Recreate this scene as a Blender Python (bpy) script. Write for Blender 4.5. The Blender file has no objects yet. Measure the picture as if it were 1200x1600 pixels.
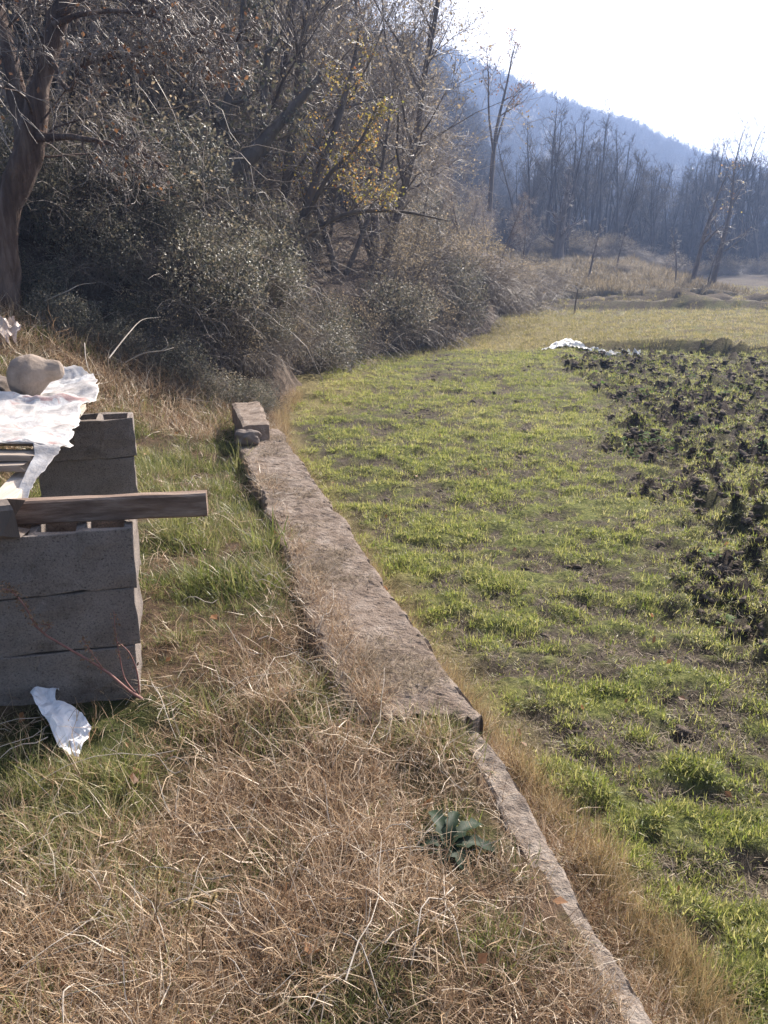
import bpy, math, random
import numpy as np
from mathutils import Vector

scene = bpy.context.scene
COL = scene.collection
rad = math.radians

# ------------------------------------------------------------------ camera, sky, sun, exposure
PITCH = math.atan((800 - 412) / 1200)
CH = 1.5
cam_d = bpy.data.cameras.new('camera')
cam = bpy.data.objects.new('camera', cam_d)
COL.objects.link(cam)
cam.location = (0, 0, CH)
cam.rotation_euler = (math.pi / 2 - PITCH, 0, 0)
cam_d.sensor_fit = 'VERTICAL'
cam_d.sensor_height = 24.0
cam_d.lens = 24.0 * 1200 / 1600
cam_d.clip_start = 0.05
cam_d.clip_end = 3000
scene.camera = cam

SUN_AZ, SUN_EL = 33.0, 38.0        # degrees right of straight ahead, above the horizon
world = bpy.data.worlds.new('World')
scene.world = world
world.use_nodes = True
wn = world.node_tree
bg = wn.nodes['Background']
sky = wn.nodes.new('ShaderNodeTexSky')
sky.sky_type = 'NISHITA'
sky.sun_disc = False
sky.sun_elevation = rad(SUN_EL)
sky.sun_rotation = rad(SUN_AZ)
sky.air_density = 1.0
sky.dust_density = 6.0
sky.ozone_density = 1.0
wn.links.new(sky.outputs[0], bg.inputs[0])
bg.inputs[1].default_value = 0.10

sun_d = bpy.data.lights.new('sun', 'SUN')
sun_d.energy = 5.0
sun_d.angle = rad(0.53)
sun_d.color = (1.0, 0.93, 0.84)
sun = bpy.data.objects.new('sun', sun_d)
COL.objects.link(sun)
sdir = Vector((math.sin(rad(SUN_AZ)) * math.cos(rad(SUN_EL)), math.cos(rad(SUN_AZ)) * math.cos(rad(SUN_EL)), math.sin(rad(SUN_EL))))
sun.rotation_euler = sdir.to_track_quat('Z', 'Y').to_euler()

vs = scene.view_settings
vs.view_transform = 'Standard'
vs.look = 'None'
vs.gamma = 1.0
vs.use_curve_mapping = False
vs.exposure = 0.97
HAZE = 0.0017

scene.render.engine = 'CYCLES'
cy = scene.cycles
cy.max_bounces = 4
cy.diffuse_bounces = 2
cy.glossy_bounces = 2
cy.transmission_bounces = 3
cy.transparent_max_bounces = 8
cy.volume_bounces = 0
cy.use_denoising = True
try:
    cy.denoiser = 'OPENIMAGEDENOISE'
    cy.denoising_input_passes = 'RGB_ALBEDO_NORMAL'
    cy.denoising_prefilter = 'ACCURATE'
except Exception:
    pass
cy.sample_clamp_indirect = 6.0

# ------------------------------------------------------------------ helpers
R = np.random.default_rng(11)
_c, _s = math.cos(PITCH), math.sin(PITCH)


def at(u, v, z):                      # the point of the plane at height z seen at photo pixel (u, v)
    d = (u - 600, (800 - v) * _s + 1200 * _c, (800 - v) * _c - 1200 * _s)
    t = (z - CH) / d[2]
    return (d[0] * t, d[1] * t, z)


def aty(u, v, Y):                     # the point of the plane at distance Y seen at photo pixel (u, v)
    d = (u - 600, (800 - v) * _s + 1200 * _c, (800 - v) * _c - 1200 * _s)
    t = Y / d[1]
    return (d[0] * t, Y, CH + d[2] * t)


def _hash(ix, iy, seed):
    h = (ix.astype(np.int64) * 374761393 + iy.astype(np.int64) * 668265263 + seed * 974711) & 0xFFFFFFFF
    h = ((h ^ (h >> 13)) * 1274126177) & 0xFFFFFFFF
    h = ((h ^ (h >> 16)) * 2246822519) & 0xFFFFFFFF
    return (h ^ (h >> 15)) / 4294967295.0


def vnoise(x, y, seed=0):             # 2-D value noise, 0..1
    x = np.asarray(x, float); y = np.asarray(y, float)
    ix = np.floor(x); iy = np.floor(y)
    fx = x - ix; fy = y - iy
    fx = fx * fx * fx * (fx * (fx * 6 - 15) + 10); fy = fy * fy * fy * (fy * (fy * 6 - 15) + 10)
    a = _hash(ix, iy, seed); b = _hash(ix + 1, iy, seed); c = _hash(ix, iy + 1, seed); d = _hash(ix + 1, iy + 1, seed)
    return (a * (1 - fx) + b * fx) * (1 - fy) + (c * (1 - fx) + d * fx) * fy


def fbm(x, y, seed=0, octv=4, gain=0.5):
    s = 0; a = 1.0; t = 0
    for o in range(octv):
        ca, sa = math.cos(0.6 * o), math.sin(0.6 * o)
        s = s + a * vnoise((x * ca - y * sa) * 2 ** o, (x * sa + y * ca) * 2 ** o, seed + o * 17)
        t += a; a *= gain
    return s / t


def sstep(x, a, b):
    t = np.clip((np.asarray(x, float) - a) / (b - a), 0, 1)
    return t * t * (3 - 2 * t)


def mesh_np(name, V, F, mat=None, smooth=True, parent=None, link=True, attrs=None):
    """one mesh object from numpy verts (n,3) and faces: an (m,k) array or a list of such arrays"""
    me = bpy.data.meshes.new(name)
    V = np.asarray(V, np.float32)
    Fs = F if isinstance(F, list) else [F]
    Fs = [np.asarray(f, np.int32) for f in Fs if len(f)]
    me.vertices.add(len(V)); me.vertices.foreach_set('co', V.ravel())
    if Fs:
        nl = sum(f.size for f in Fs); nf = sum(len(f) for f in Fs)
        me.loops.add(nl); me.loops.foreach_set('vertex_index', np.concatenate([f.ravel() for f in Fs]))
        tot = np.concatenate([np.full(len(f), f.shape[1], np.int32) for f in Fs])
        me.polygons.add(nf)
        me.polygons.foreach_set('loop_start', np.concatenate([[0], np.cumsum(tot)[:-1]]).astype(np.int32))
        me.polygons.foreach_set('use_smooth', np.full(nf, smooth))
    if attrs:
        for k, (typ, dat) in attrs.items():
            at_ = me.attributes.new(k, typ, 'POINT')
            dat = np.asarray(dat)
            if typ == 'FLOAT': at_.data.foreach_set('value', dat.astype(np.float32).ravel())
            elif typ == 'INT': at_.data.foreach_set('value', dat.astype(np.int32).ravel())
            elif typ == 'FLOAT_VECTOR': at_.data.foreach_set('vector', dat.astype(np.float32).ravel())
    me.update(calc_edges=True)
    me.validate()
    if mat: me.materials.append(mat)
    o = bpy.data.objects.new(name, me)
    if link: COL.objects.link(o)
    if parent: o.parent = parent
    return o


def tag(o, label=None, cat=None, group=None, kind=None):
    if label: o['label'] = label
    if cat: o['category'] = cat
    if group: o['group'] = group
    if kind: o['kind'] = kind
    return o


def empty(name, loc, rz=0.0):
    o = bpy.data.objects.new(name, None)
    o.empty_display_size = 0.1
    COL.objects.link(o)
    o.location = loc
    o.rotation_euler = (0, 0, rz)
    return o


def copy_tree(o, parent=None):
    c = o.copy()
    COL.objects.link(c)
    c.parent = parent
    for ch in list(o.children): copy_tree(ch, c)
    return c


def grid_faces(nr, nc):
    i = np.arange(nr - 1)[:, None] * nc + np.arange(nc - 1)[None, :]
    return np.stack([i, i + 1, i + nc + 1, i + nc], -1).reshape(-1, 4)


def tubes(lines, cap=True):
    """lines: list of (pts (n,3), radii (n,), sides) -> V, F"""
    groups = {}
    for p, r, s in lines: groups.setdefault((len(p), s), []).append((p, r))
    Vs, Fs, off = [], [], 0
    for (n, s), it in groups.items():
        P = np.array([a for a, _ in it], float); Rr = np.array([b for _, b in it], float)
        m = len(P)
        T = np.gradient(P, axis=1)
        T /= np.linalg.norm(T, axis=2, keepdims=True) + 1e-9
        A = np.where(np.abs(T[:, :1, 2:3]) > 0.85, np.array([[[1.0, 0, 0]]]), np.array([[[0, 0, 1.0]]]))
        A = np.broadcast_to(A, T.shape)
        N = np.cross(T, A); N /= np.linalg.norm(N, axis=2, keepdims=True) + 1e-9
        B = np.cross(T, N)
        ang = np.arange(s) * 2 * math.pi / s
        V = P[:, :, None, :] + Rr[:, :, None, None] * (N[:, :, None, :] * np.cos(ang)[None, None, :, None] + B[:, :, None, :] * np.sin(ang)[None, None, :, None])
        base = off + np.arange(m)[:, None, None] * n * s + np.arange(n - 1)[None, :, None] * s
        k = np.arange(s)[None, None, :]; k2 = (k + 1) % s
        F = np.stack([base + k, base + k2, base + s + k2, base + s + k], -1).reshape(-1, 4)
        Vs.append(V.reshape(-1, 3)); Fs.append(F); off += m * n * s
    return np.concatenate(Vs), np.concatenate(Fs)


def smooth_line(pts, n):
    """resample control points to n points with Catmull-Rom"""
    P = np.array(pts, float)
    P = np.vstack([2 * P[0] - P[1], P, 2 * P[-1] - P[-2]])
    m = len(P) - 3
    t = np.linspace(0, m - 1e-6, n); i = t.astype(int); f = (t - i)[:, None]
    p0, p1, p2, p3 = P[i], P[i + 1], P[i + 2], P[i + 3]
    return 0.5 * (2 * p1 + (p2 - p0) * f + (2 * p0 - 5 * p1 + 4 * p2 - p3) * f ** 2 + (3 * p1 - p0 - 3 * p2 + p3) * f ** 3)


# ------------------------------------------------------------------ materials
def new_mat(name):
    m = bpy.data.materials.new(name)
    m.use_nodes = True
    nt = m.node_tree
    return m, nt, nt.nodes['Principled BSDF'], nt.nodes['Material Output']


def N(nt, typ, **kw):
    n = nt.nodes.new(typ)
    for k, v in kw.items():
        if k.startswith('i_'): n.inputs[int(k[2:])].default_value = v
        else: setattr(n, k, v)
    return n


def ramp(nt, fac, stops):
    r = nt.nodes.new('ShaderNodeValToRGB')
    el = r.color_ramp.elements
    while len(el) < len(stops): el.new(0.5)
    for e, (p, c) in zip(el, stops):
        e.position = p; e.color = (*c, 1)
    nt.links.new(fac, r.inputs[0])
    return r.outputs[0]


def noise_fac(nt, scale, detail=4, rough=0.6, coords='Object', sx=(1, 1, 1)):
    if coords == 'Pos':
        g = nt.nodes.new('ShaderNodeNewGeometry'); src = g.outputs['Position']
    else:
        g = nt.nodes.new('ShaderNodeTexCoord'); src = g.outputs['Object']
    mp = nt.nodes.new('ShaderNodeMapping'); mp.inputs['Scale'].default_value = sx
    nt.links.new(src, mp.inputs[0])
    n = nt.nodes.new('ShaderNodeTexNoise')
    n.inputs['Scale'].default_value = scale; n.inputs['Detail'].default_value = detail; n.inputs['Roughness'].default_value = rough
    nt.links.new(mp.outputs[0], n.inputs['Vector'])
    return n.outputs['Fac']


def add_bump(nt, bsdf, fac, strength, dist):
    b = nt.nodes.new('ShaderNodeBump')
    b.inputs['Strength'].default_value = strength; b.inputs['Distance'].default_value = dist
    nt.links.new(fac, b.inputs['Height'])
    nt.links.new(b.outputs[0], bsdf.inputs['Normal'])


def mix_rgb(nt, fac, a, b):
    m = nt.nodes.new('ShaderNodeMix'); m.data_type = 'RGBA'
    for sck, v in ((0, fac), (6, a), (7, b)):
        if hasattr(v, 'links') or hasattr(v, 'is_linked'): nt.links.new(v, m.inputs[sck])
        else: m.inputs[sck].default_value = v if sck == 0 else (*v, 1)
    return m.outputs[2]


def rough_mat(name, stops, scale=8, rough=0.9, bump=0.4, bdist=0.01, bscale=None, coords='Object', sx=(1, 1, 1), spec=0.3, detail=6):
    m, nt, b, out = new_mat(name)
    f = noise_fac(nt, scale, detail, 0.62, coords, sx)
    nt.links.new(ramp(nt, f, stops), b.inputs['Base Color'])
    b.inputs['Roughness'].default_value = rough
    b.inputs['Specular IOR Level'].default_value = spec
    f2 = noise_fac(nt, bscale or scale * 3, 5, 0.65, coords, sx)
    add_bump(nt, b, f2, bump, bdist)
    return m


def blade_mat(name, stops, transl=0.4, rough=0.5, patch=0.35, patch_scale=0.9, spec=0.4, tstops=None, tone=0.75):
    """thin plant matter: colour varies from piece to piece and in broad patches, some light passes through"""
    m, nt, b, out = new_mat(name)
    oi = nt.nodes.new('ShaderNodeObjectInfo')
    pf = noise_fac(nt, patch_scale, 3, 0.6, 'Pos')
    ta = nt.nodes.new('ShaderNodeAttribute'); ta.attribute_name = 'tone'; nf = ta.outputs['Fac']
    a = N(nt, 'ShaderNodeMath', operation='MULTIPLY', i_1=0.3); nt.links.new(oi.outputs['Random'], a.inputs[0])
    c = N(nt, 'ShaderNodeMath', operation='MULTIPLY_ADD', i_1=patch * 2); nt.links.new(pf, c.inputs[0]); nt.links.new(a.outputs[0], c.inputs[2])
    d = N(nt, 'ShaderNodeMath', operation='MULTIPLY_ADD', i_1=tone); nt.links.new(nf, d.inputs[0]); nt.links.new(c.outputs[0], d.inputs[2])
    e = N(nt, 'ShaderNodeMath', operation='SUBTRACT', i_1=0.15 + patch + tone / 2 - 0.5); nt.links.new(d.outputs[0], e.inputs[0])
    col = ramp(nt, e.outputs[0], stops)
    nt.links.new(col, b.inputs['Base Color'])
    b.inputs['Roughness'].default_value = rough
    b.inputs['Specular IOR Level'].default_value = spec
    t = nt.nodes.new('ShaderNodeBsdfTranslucent')
    tc = ramp(nt, e.outputs[0], tstops) if tstops else col
    nt.links.new(tc, t.inputs[0])
    mx = nt.nodes.new('ShaderNodeMixShader'); mx.inputs[0].default_value = transl
    nt.links.new(b.outputs[0], mx.inputs[1]); nt.links.new(t.outputs[0], mx.inputs[2])
    nt.links.new(mx.outputs[0], out.inputs[0])
    return m


M = {}
M['straw'] = blade_mat('straw', [(0.0, (0.08, 0.045, 0.026)), (0.3, (0.26, 0.16, 0.09)), (0.6, (0.46, 0.325, 0.20)), (0.85, (0.68, 0.55, 0.40)), (1.0, (0.82, 0.73, 0.59))], 0.3, 0.40, 0.3, 1.6, 0.4)
M['dead_blade'] = blade_mat('dead_blade', [(0.0, (0.10, 0.07, 0.045)), (0.5, (0.26, 0.20, 0.13)), (1.0, (0.50, 0.42, 0.31))], 0.3, 0.6, 0.3, 1.6, 0.2)
M['tan_grass'] = blade_mat('tan_grass', [(0.0, (0.20, 0.13, 0.06)), (0.5, (0.42, 0.31, 0.16)), (1.0, (0.64, 0.52, 0.34))], 0.4, 0.5)
M['green_grass'] = blade_mat('green_grass', [(0.0, (0.06, 0.085, 0.025)), (0.35, (0.13, 0.16, 0.045)), (0.6, (0.27, 0.26, 0.10)), (1.0, (0.58, 0.48, 0.29))], 0.42, 0.4, 0.35, 1.4, tstops=[(0.0, (0.10, 0.15, 0.025)), (0.45, (0.27, 0.31, 0.08)), (1.0, (0.56, 0.48, 0.26))])
M['field_grass'] = blade_mat('field_grass', [(0.0, (0.07, 0.105, 0.025)), (0.35, (0.15, 0.19, 0.048)), (0.7, (0.29, 0.285, 0.095)), (1.0, (0.58, 0.50, 0.28))], 0.52, 0.45, 0.42, 0.6, tstops=[(0.0, (0.16, 0.235, 0.035)), (0.45, (0.39, 0.425, 0.095)), (1.0, (0.64, 0.57, 0.26))])
M['meadow_grass'] = blade_mat('meadow_grass', [(0.0, (0.18, 0.17, 0.06)), (0.5, (0.36, 0.32, 0.13)), (1.0, (0.56, 0.46, 0.27))], 0.5, 0.5, 0.45, 0.16)
M['vine'] = rough_mat('vine', [(0.3, (0.11, 0.088, 0.073)), (0.7, (0.30, 0.25, 0.21))], 3, 0.55, 0.0, spec=0.4, detail=2)
M['mound_grass'] = blade_mat('mound_grass', [(0.0, (0.09, 0.075, 0.04)), (0.5, (0.24, 0.19, 0.11)), (1.0, (0.44, 0.36, 0.24))], 0.4, 0.5, 0.5, 0.5)
M['weed_leaf'] = blade_mat('weed_leaf', [(0.0, (0.06, 0.12, 0.025)), (1.0, (0.18, 0.25, 0.07))], 0.5, 0.7, spec=0.2, tstops=[(0.0, (0.16, 0.30, 0.04)), (1.0, (0.36, 0.48, 0.12))])
M['bramble_leaf'] = blade_mat('bramble_leaf', [(0.0, (0.06, 0.06, 0.042)), (0.45, (0.14, 0.138, 0.093)), (0.8, (0.26, 0.225, 0.16)), (1.0, (0.38, 0.31, 0.22))], 0.4, 0.5, 0.3, 1.5, 0.8)
M['shrub_leaf'] = blade_mat('shrub_leaf', [(0.0, (0.12, 0.10, 0.066)), (0.5, (0.26, 0.215, 0.145)), (0.8, (0.40, 0.32, 0.215)), (1.0, (0.56, 0.45, 0.31))], 0.55, 0.5, 0.3, 1.5, 0.4)
M['autumn_leaf'] = blade_mat('autumn_leaf', [(0.0, (0.22, 0.22, 0.05)), (0.4, (0.50, 0.40, 0.10)), (0.7, (0.52, 0.30, 0.10)), (0.9, (0.42, 0.17, 0.07)), (1.0, (0.6, 0.5, 0.36))], 0.55, 0.45, 0.5, 1.6)
M['brown_leaf'] = blade_mat('brown_leaf', [(0.0, (0.14, 0.07, 0.04)), (0.6, (0.30, 0.16, 0.08)), (1.0, (0.5, 0.24, 0.10))], 0.4, 0.5, 0.4, 2.0)
M['thistle_leaf'] = blade_mat('thistle_leaf', [(0.0, (0.018, 0.035, 0.018)), (1.0, (0.05, 0.08, 0.045))], 0.2, 0.6, 0.3, 20, spec=0.25)
M['twig'] = rough_mat('twig', [(0.3, (0.18, 0.148, 0.128)), (0.7, (0.42, 0.365, 0.325))], 3, 0.5, 0.0, spec=0.5, detail=2)
M['far_twig'] = rough_mat('far_twig', [(0.3, (0.055, 0.045, 0.042)), (0.7, (0.12, 0.10, 0.09))], 1, 0.7, 0.0, spec=0.3, detail=2)
M['bark'] = rough_mat('bark', [(0.3, (0.085, 0.068, 0.058)), (0.7, (0.25, 0.205, 0.175))], 6, 0.8, 0.6, 0.02, sx=(1, 1, 0.25))
M['red_bark'] = rough_mat('red_bark', [(0.3, (0.06, 0.04, 0.032)), (0.5, (0.14, 0.095, 0.075)), (0.66, (0.27, 0.205, 0.17))], 9, 0.9, 1.0, 0.06, 16, sx=(1, 1, 0.14), detail=9)
M['pale_stick'] = rough_mat('pale_stick', [(0.3, (0.30, 0.25, 0.20)), (0.7, (0.55, 0.49, 0.42))], 14, 0.7, 0.3, 0.003)
M['stalk'] = rough_mat('stalk', [(0.3, (0.22, 0.10, 0.085)), (0.7, (0.36, 0.20, 0.17))], 14, 0.6, 0.1, 0.002)
M['seed'] = rough_mat('seed', [(0.3, (0.16, 0.09, 0.05)), (0.7, (0.36, 0.24, 0.15))], 50, 0.8, 0.3, 0.002)


def block_mat():
    m, nt, b, out = new_mat('block_concrete')
    f = noise_fac(nt, 5, 6, 0.7, 'Pos')
    f2 = noise_fac(nt, 160, 3, 0.7, 'Pos')
    base = ramp(nt, f, [(0.3, (0.20, 0.17, 0.15)), (0.7, (0.31, 0.272, 0.245))])
    pit = ramp(nt, f2, [(0.30, (0.25, 0.25, 0.25)), (0.42, (0.95, 0.95, 0.95)), (0.7, (1.25, 1.22, 1.2))])
    mm = nt.nodes.new('ShaderNodeMix'); mm.data_type = 'RGBA'; mm.blend_type = 'MULTIPLY'; mm.inputs[0].default_value = 1
    nt.links.new(base, mm.inputs[6]); nt.links.new(pit, mm.inputs[7])
    st = ramp(nt, noise_fac(nt, 2.2, 5, .7, 'Pos', (1, 1, 1.6)), [(0.36, (0.42, 0.37, 0.33)), (0.48, (1, 1, 1)), (0.66, (1, 1, 1)), (0.74, (1.35, 1.33, 1.3))])
    m2 = nt.nodes.new('ShaderNodeMix'); m2.data_type = 'RGBA'; m2.blend_type = 'MULTIPLY'; m2.inputs[0].default_value = .8
    nt.links.new(mm.outputs[2], m2.inputs[6]); nt.links.new(st, m2.inputs[7])
    nt.links.new(m2.outputs[2], b.inputs['Base Color'])
    b.inputs['Roughness'].default_value = 0.95; b.inputs['Specular IOR Level'].default_value = 0.2
    add_bump(nt, b, f2, 0.8, 0.006)
    return m


M['block'] = block_mat()
M['ledge'] = rough_mat('ledge_concrete', [(0.22, (0.07, 0.05, 0.038)), (0.42, (0.21, 0.16, 0.125)), (0.6, (0.31, 0.25, 0.205)), (0.8, (0.43, 0.37, 0.32))], 11, 0.95, 1.0, 0.012, 110, 'Pos', spec=0.2, detail=12)
M['wall'] = rough_mat('wall_concrete', [(0.25, (0.10, 0.075, 0.06)), (0.5, (0.28, 0.23, 0.19)), (0.75, (0.46, 0.40, 0.345))], 14, 0.95, 1.0, 0.014, 90, 'Pos', spec=0.2, detail=12)
M['rock'] = rough_mat('rock', [(0.3, (0.12, 0.095, 0.085)), (0.7, (0.27, 0.23, 0.20))], 7, 0.9, 0.7, 0.01, spec=0.25)
M['boulder'] = rough_mat('boulder', [(0.25, (0.17, 0.13, 0.10)), (0.45, (0.30, 0.24, 0.195)), (0.65, (0.40, 0.325, 0.265)), (0.8, (0.52, 0.45, 0.38))], 9, 0.9, 0.6, 0.01, 45, spec=0.25, detail=9)
M['old_wood'] = rough_mat('old_wood', [(0.3, (0.20, 0.155, 0.125)), (0.7, (0.46, 0.38, 0.31))], 9, 0.85, 0.5, 0.004, 20, sx=(0.25, 2.5, 2.5))
M['brown_wood'] = rough_mat('brown_wood', [(0.3, (0.13, 0.085, 0.062)), (0.5, (0.24, 0.17, 0.13)), (0.72, (0.42, 0.335, 0.27))], 10, 0.85, 0.8, 0.006, 30, sx=(0.25, 4, 4), detail=9)
M['gold_seed'] = blade_mat('gold_seed', [(0.0, (0.40, 0.30, 0.14)), (1.0, (0.70, 0.58, 0.34))], 0.6, 0.5)
M['bleached_wood'] = rough_mat('bleached_wood', [(0.3, (0.42, 0.35, 0.29)), (0.7, (0.66, 0.58, 0.50))], 9, 0.85, 0.6, 0.005, 25, sx=(3, 0.3, 3))
M['soil_litter'] = rough_mat('soil_litter', [(0.3, (0.07, 0.052, 0.04)), (0.6, (0.16, 0.122, 0.095)), (0.8, (0.25, 0.195, 0.155))], 3, 0.95, 1.0, 0.08, 9, 'Pos', spec=0.15)
M['mound'] = rough_mat('mound', [(0.3, (0.06, 0.05, 0.035)), (0.55, (0.15, 0.12, 0.075)), (0.8, (0.25, 0.2, 0.13))], 1.2, 0.95, 1.0, 0.1, 5, 'Pos', spec=0.15)
M['far_hill'] = rough_mat('far_hill', [(0.3, (0.035, 0.032, 0.03)), (0.7, (0.085, 0.07, 0.06))], 0.05, 0.95, 0.0, spec=0.1, coords='Pos')


def terrace_mat():
    m, nt, b, out = new_mat('terrace_soil')
    f = noise_fac(nt, 22, 6, 0.7, 'Pos'); g = noise_fac(nt, 1.6, 4, 0.6, 'Pos')
    a = ramp(nt, f, [(0.3, (0.05, 0.034, 0.024)), (0.55, (0.13, 0.085, 0.055)), (0.75, (0.25, 0.17, 0.11))])
    c = ramp(nt, f, [(0.3, (0.025, 0.03, 0.012)), (0.7, (0.10, 0.11, 0.035))])
    gr = ramp(nt, g, [(0.45, (0, 0, 0)), (0.6, (1, 1, 1))])
    nt.links.new(mix_rgb(nt, gr, a, c), b.inputs['Base Color'])
    b.inputs['Roughness'].default_value = 0.95; b.inputs['Specular IOR Level'].default_value = 0.15
    add_bump(nt, b, noise_fac(nt, 40, 5, 0.7, 'Pos'), 1.0, 0.03)
    return m


def field_mat():
    m, nt, b, out = new_mat('field_soil')
    a3 = nt.nodes.new('ShaderNodeAttribute'); a3.attribute_name = 'plough'
    at_ = nt.nodes.new('ShaderNodeAttribute'); at_.attribute_name = 'green'
    a2 = nt.nodes.new('ShaderNodeAttribute'); a2.attribute_name = 'dry'
    f = noise_fac(nt, 14, 6, 0.7, 'Pos'); g = noise_fac(nt, 30, 5, 0.7, 'Pos')
    soil = ramp(nt, f, [(0.3, (0.035, 0.027, 0.022)), (0.55, (0.085, 0.066, 0.054)), (0.8, (0.17, 0.135, 0.112))])
    grass = ramp(nt, g, [(0.35, (0.045, 0.055, 0.02)), (0.5, (0.13, 0.145, 0.04)), (0.7, (0.26, 0.25, 0.09))])
    dry = ramp(nt, g, [(0.3, (0.12, 0.095, 0.04)), (0.6, (0.24, 0.20, 0.09)), (0.8, (0.34, 0.27, 0.15))])
    wet = ramp(nt, f, [(0.3, (0.03, 0.023, 0.019)), (0.55, (0.065, 0.051, 0.042)), (0.8, (0.125, 0.10, 0.084))])
    c1 = mix_rgb(nt, at_.outputs['Fac'], mix_rgb(nt, a3.outputs['Fac'], soil, wet), grass)
    nt.links.new(mix_rgb(nt, a2.outputs['Fac'], c1, dry), b.inputs['Base Color'])
    b.inputs['Roughness'].default_value = 0.95; b.inputs['Specular IOR Level'].default_value = 0.15
    add_bump(nt, b, g, 1.0, 0.03)
    return m


M['terrace'] = terrace_mat()
M['field'] = field_mat()

# ------------------------------------------------------------------ the lie of the land
FZ = -0.30
WX_Y = np.array([-1.0, .2, 1.23, 1.42, 1.71, 2.01, 2.21, 2.54, 2.98, 3.48, 4.27, 5.46, 6.84, 7.6, 9.0, 14.0])
WX_X = np.array([.88, .69, .56, .505, .46, .40, .345, .24, .11, -.03, -.22, -.56, -.93, -1.16, -1.5, -1.6])


def wx(y):                            # the wall's field-side edge
    k = 0
    for dy in (-0.12, 0, 0.12): k = k + np.interp(np.asarray(y, float) + dy, WX_Y, WX_X)
    return k / 3


def field_drop(y):                    # the field comes up to the terrace where the ledge ends
    return sstep(y, 5.5, 9.0)


PL_Y = np.array([0, 2.6, 2.9, 3.4, 4.3, 6.3, 9.4, 14.0, 17.0]); PL_X = np.array([1.5, 1.5, 1.5, 1.55, 1.7, 2.18, 2.6, 3.0, 4.2])
FOOT = np.array([(-60, 9.5), (-9, 8.9), (-4.4, 8.9), (-2.3, 8.7), (-1.5, 9.2), (-1.12, 9.9), (-1.09, 13.2), (-.74, 15), (.57, 17.3), (2.34, 20.5),
                 (4.1, 26.5), (7.6, 38), (11.5, 52), (22, 63), (32, 69), (60, 80), (140, 110), (400, 200)], float)


def foot_dist(x, y):                  # signed distance to the foot of the wooded bank, positive uphill
    x = np.asarray(x, float); y = np.asarray(y, float)
    best = np.full(x.shape, 1e9); sg = np.zeros(x.shape)
    for (ax, ay), (bx, by) in zip(FOOT[:-1], FOOT[1:]):
        dx, dy = bx - ax, by - ay; L = dx * dx + dy * dy
        t = np.clip(((x - ax) * dx + (y - ay) * dy) / L, 0, 1)
        d = np.hypot(x - ax - t * dx, y - ay - t * dy)
        cr = dx * (y - ay) - dy * (x - ax)
        up = d < best - 1e-9
        best = np.where(up, d, best); sg = np.where(up, np.sign(cr), sg)
    return best * np.where(sg == 0, 1, sg)


def hill_z(x, y):
    d = foot_dist(x, y) + (fbm(np.asarray(x) * .7, np.asarray(y) * .7, 5, 3) - .5) * .9 * sstep(y, 5, 14)
    r = np.asarray(x) / np.maximum(y, 1)
    far = sstep(y, 40, 62)
    slope = (0.46 - 0.41 * sstep(r, 0.03, 0.22) * far)
    base = FZ + 1.25 * sstep(-np.asarray(x), 1.4, 4.2) * (1 - sstep(y, 9, 14))
    dd = np.maximum(d, 0)
    cut = 0.95 * (1 - 0.85 * far) * sstep(d, 0.0, 0.8)
    z = base + cut + slope * np.where(dd < 70, dd, 70 + (dd - 70) * .3)
    z = z + (fbm(np.asarray(x) * .35, np.asarray(y) * .35, 9, 4) - .5) * 1.1 * sstep(dd, 0.3, 4)
    return np.where(d < 0, base - 1.2 * sstep(-d, 0.0, 0.5) - .05, z)


def clod(x, y):
    return np.abs(fbm(x * 5.0, y * 6.5, 31, 4, .55) - .5) * 2


def field_zones(x, y):
    x = np.asarray(x, float); y = np.asarray(y, float)
    off = x - np.interp(y, PL_Y, PL_X) + (fbm(x * 1.3, y * 1.3, 3, 3) - .5) * 1.3
    plough = sstep(off, -0.15, 0.45) * (1 - sstep(y, 15.8, 17.2))
    ys = 17.1 - .07 * np.maximum(x - 3.5, 0) ** 1.9
    beyond = sstep(y - ys, -.25, .25)
    yell = beyond * (1 - sstep(y, 26, 28.5))
    far = sstep(y, 27, 29)
    return plough, beyond, yell, far, y - ys


def tuss(x, y):                       # tussocks: long across the view, with gaps between
    return .62 * fbm(x * 3.2, y * 5.2, 47, 4, .6) + .38 * fbm(x * 9, y * 15, 49, 2)


def field_z(x, y):
    plough, beyond, yell, far, dys = field_zones(x, y)
    rr = np.hypot(x, y)
    z = FZ + (fbm(x * .5, y * .5, 21, 3) - .5) * .10
    z = z + field_drop(y) * .12 * (1 - sstep(x - wx(y), .2, 2.5))
    green = (1 - plough) * (1 - beyond)
    z = z + (green + .5 * plough) * ((tuss(x, y) - .5) * .13 + (fbm(x * 7, y * 8, 53, 3, .6) - .5) * .055)
    z = z + plough * ((clod(x, y) - .25) * .36 + (fbm(x * 1.2, y * 3.0, 77, 2) - .5) * .12)
    z = z + .24 * sstep(dys, -.10, .18) * sstep(x, 2.5, 6.0) * (1 - sstep(y, 60, 80))
    z = z + beyond * (fbm(x * 1.3, y * 2.0, 61, 4) - .5) * .16
    # low earth ridges across the far end of the field
    for yy, a, w in ((28.4, .40, .4), (30.6, .45, .38)):
        z = z + a * np.exp(-((y - yy - (x - 10) * .03 - (fbm(x * .15, y * 0 + 3, 8, 2) - .5) * 1.5) / w) ** 2) * sstep(x, 5.0, 9.0) * (.5 + fbm(x * 1.1, y, 12, 3))
    z = z + far * (fbm(x * .8, y * 1.6, 71, 3) - .5) * .3
    z = z + .9 * sstep(y, 45, 75)
    return z


TF = np.array([(-1.75, 9.0), (-2.25, 4.2)])


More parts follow.
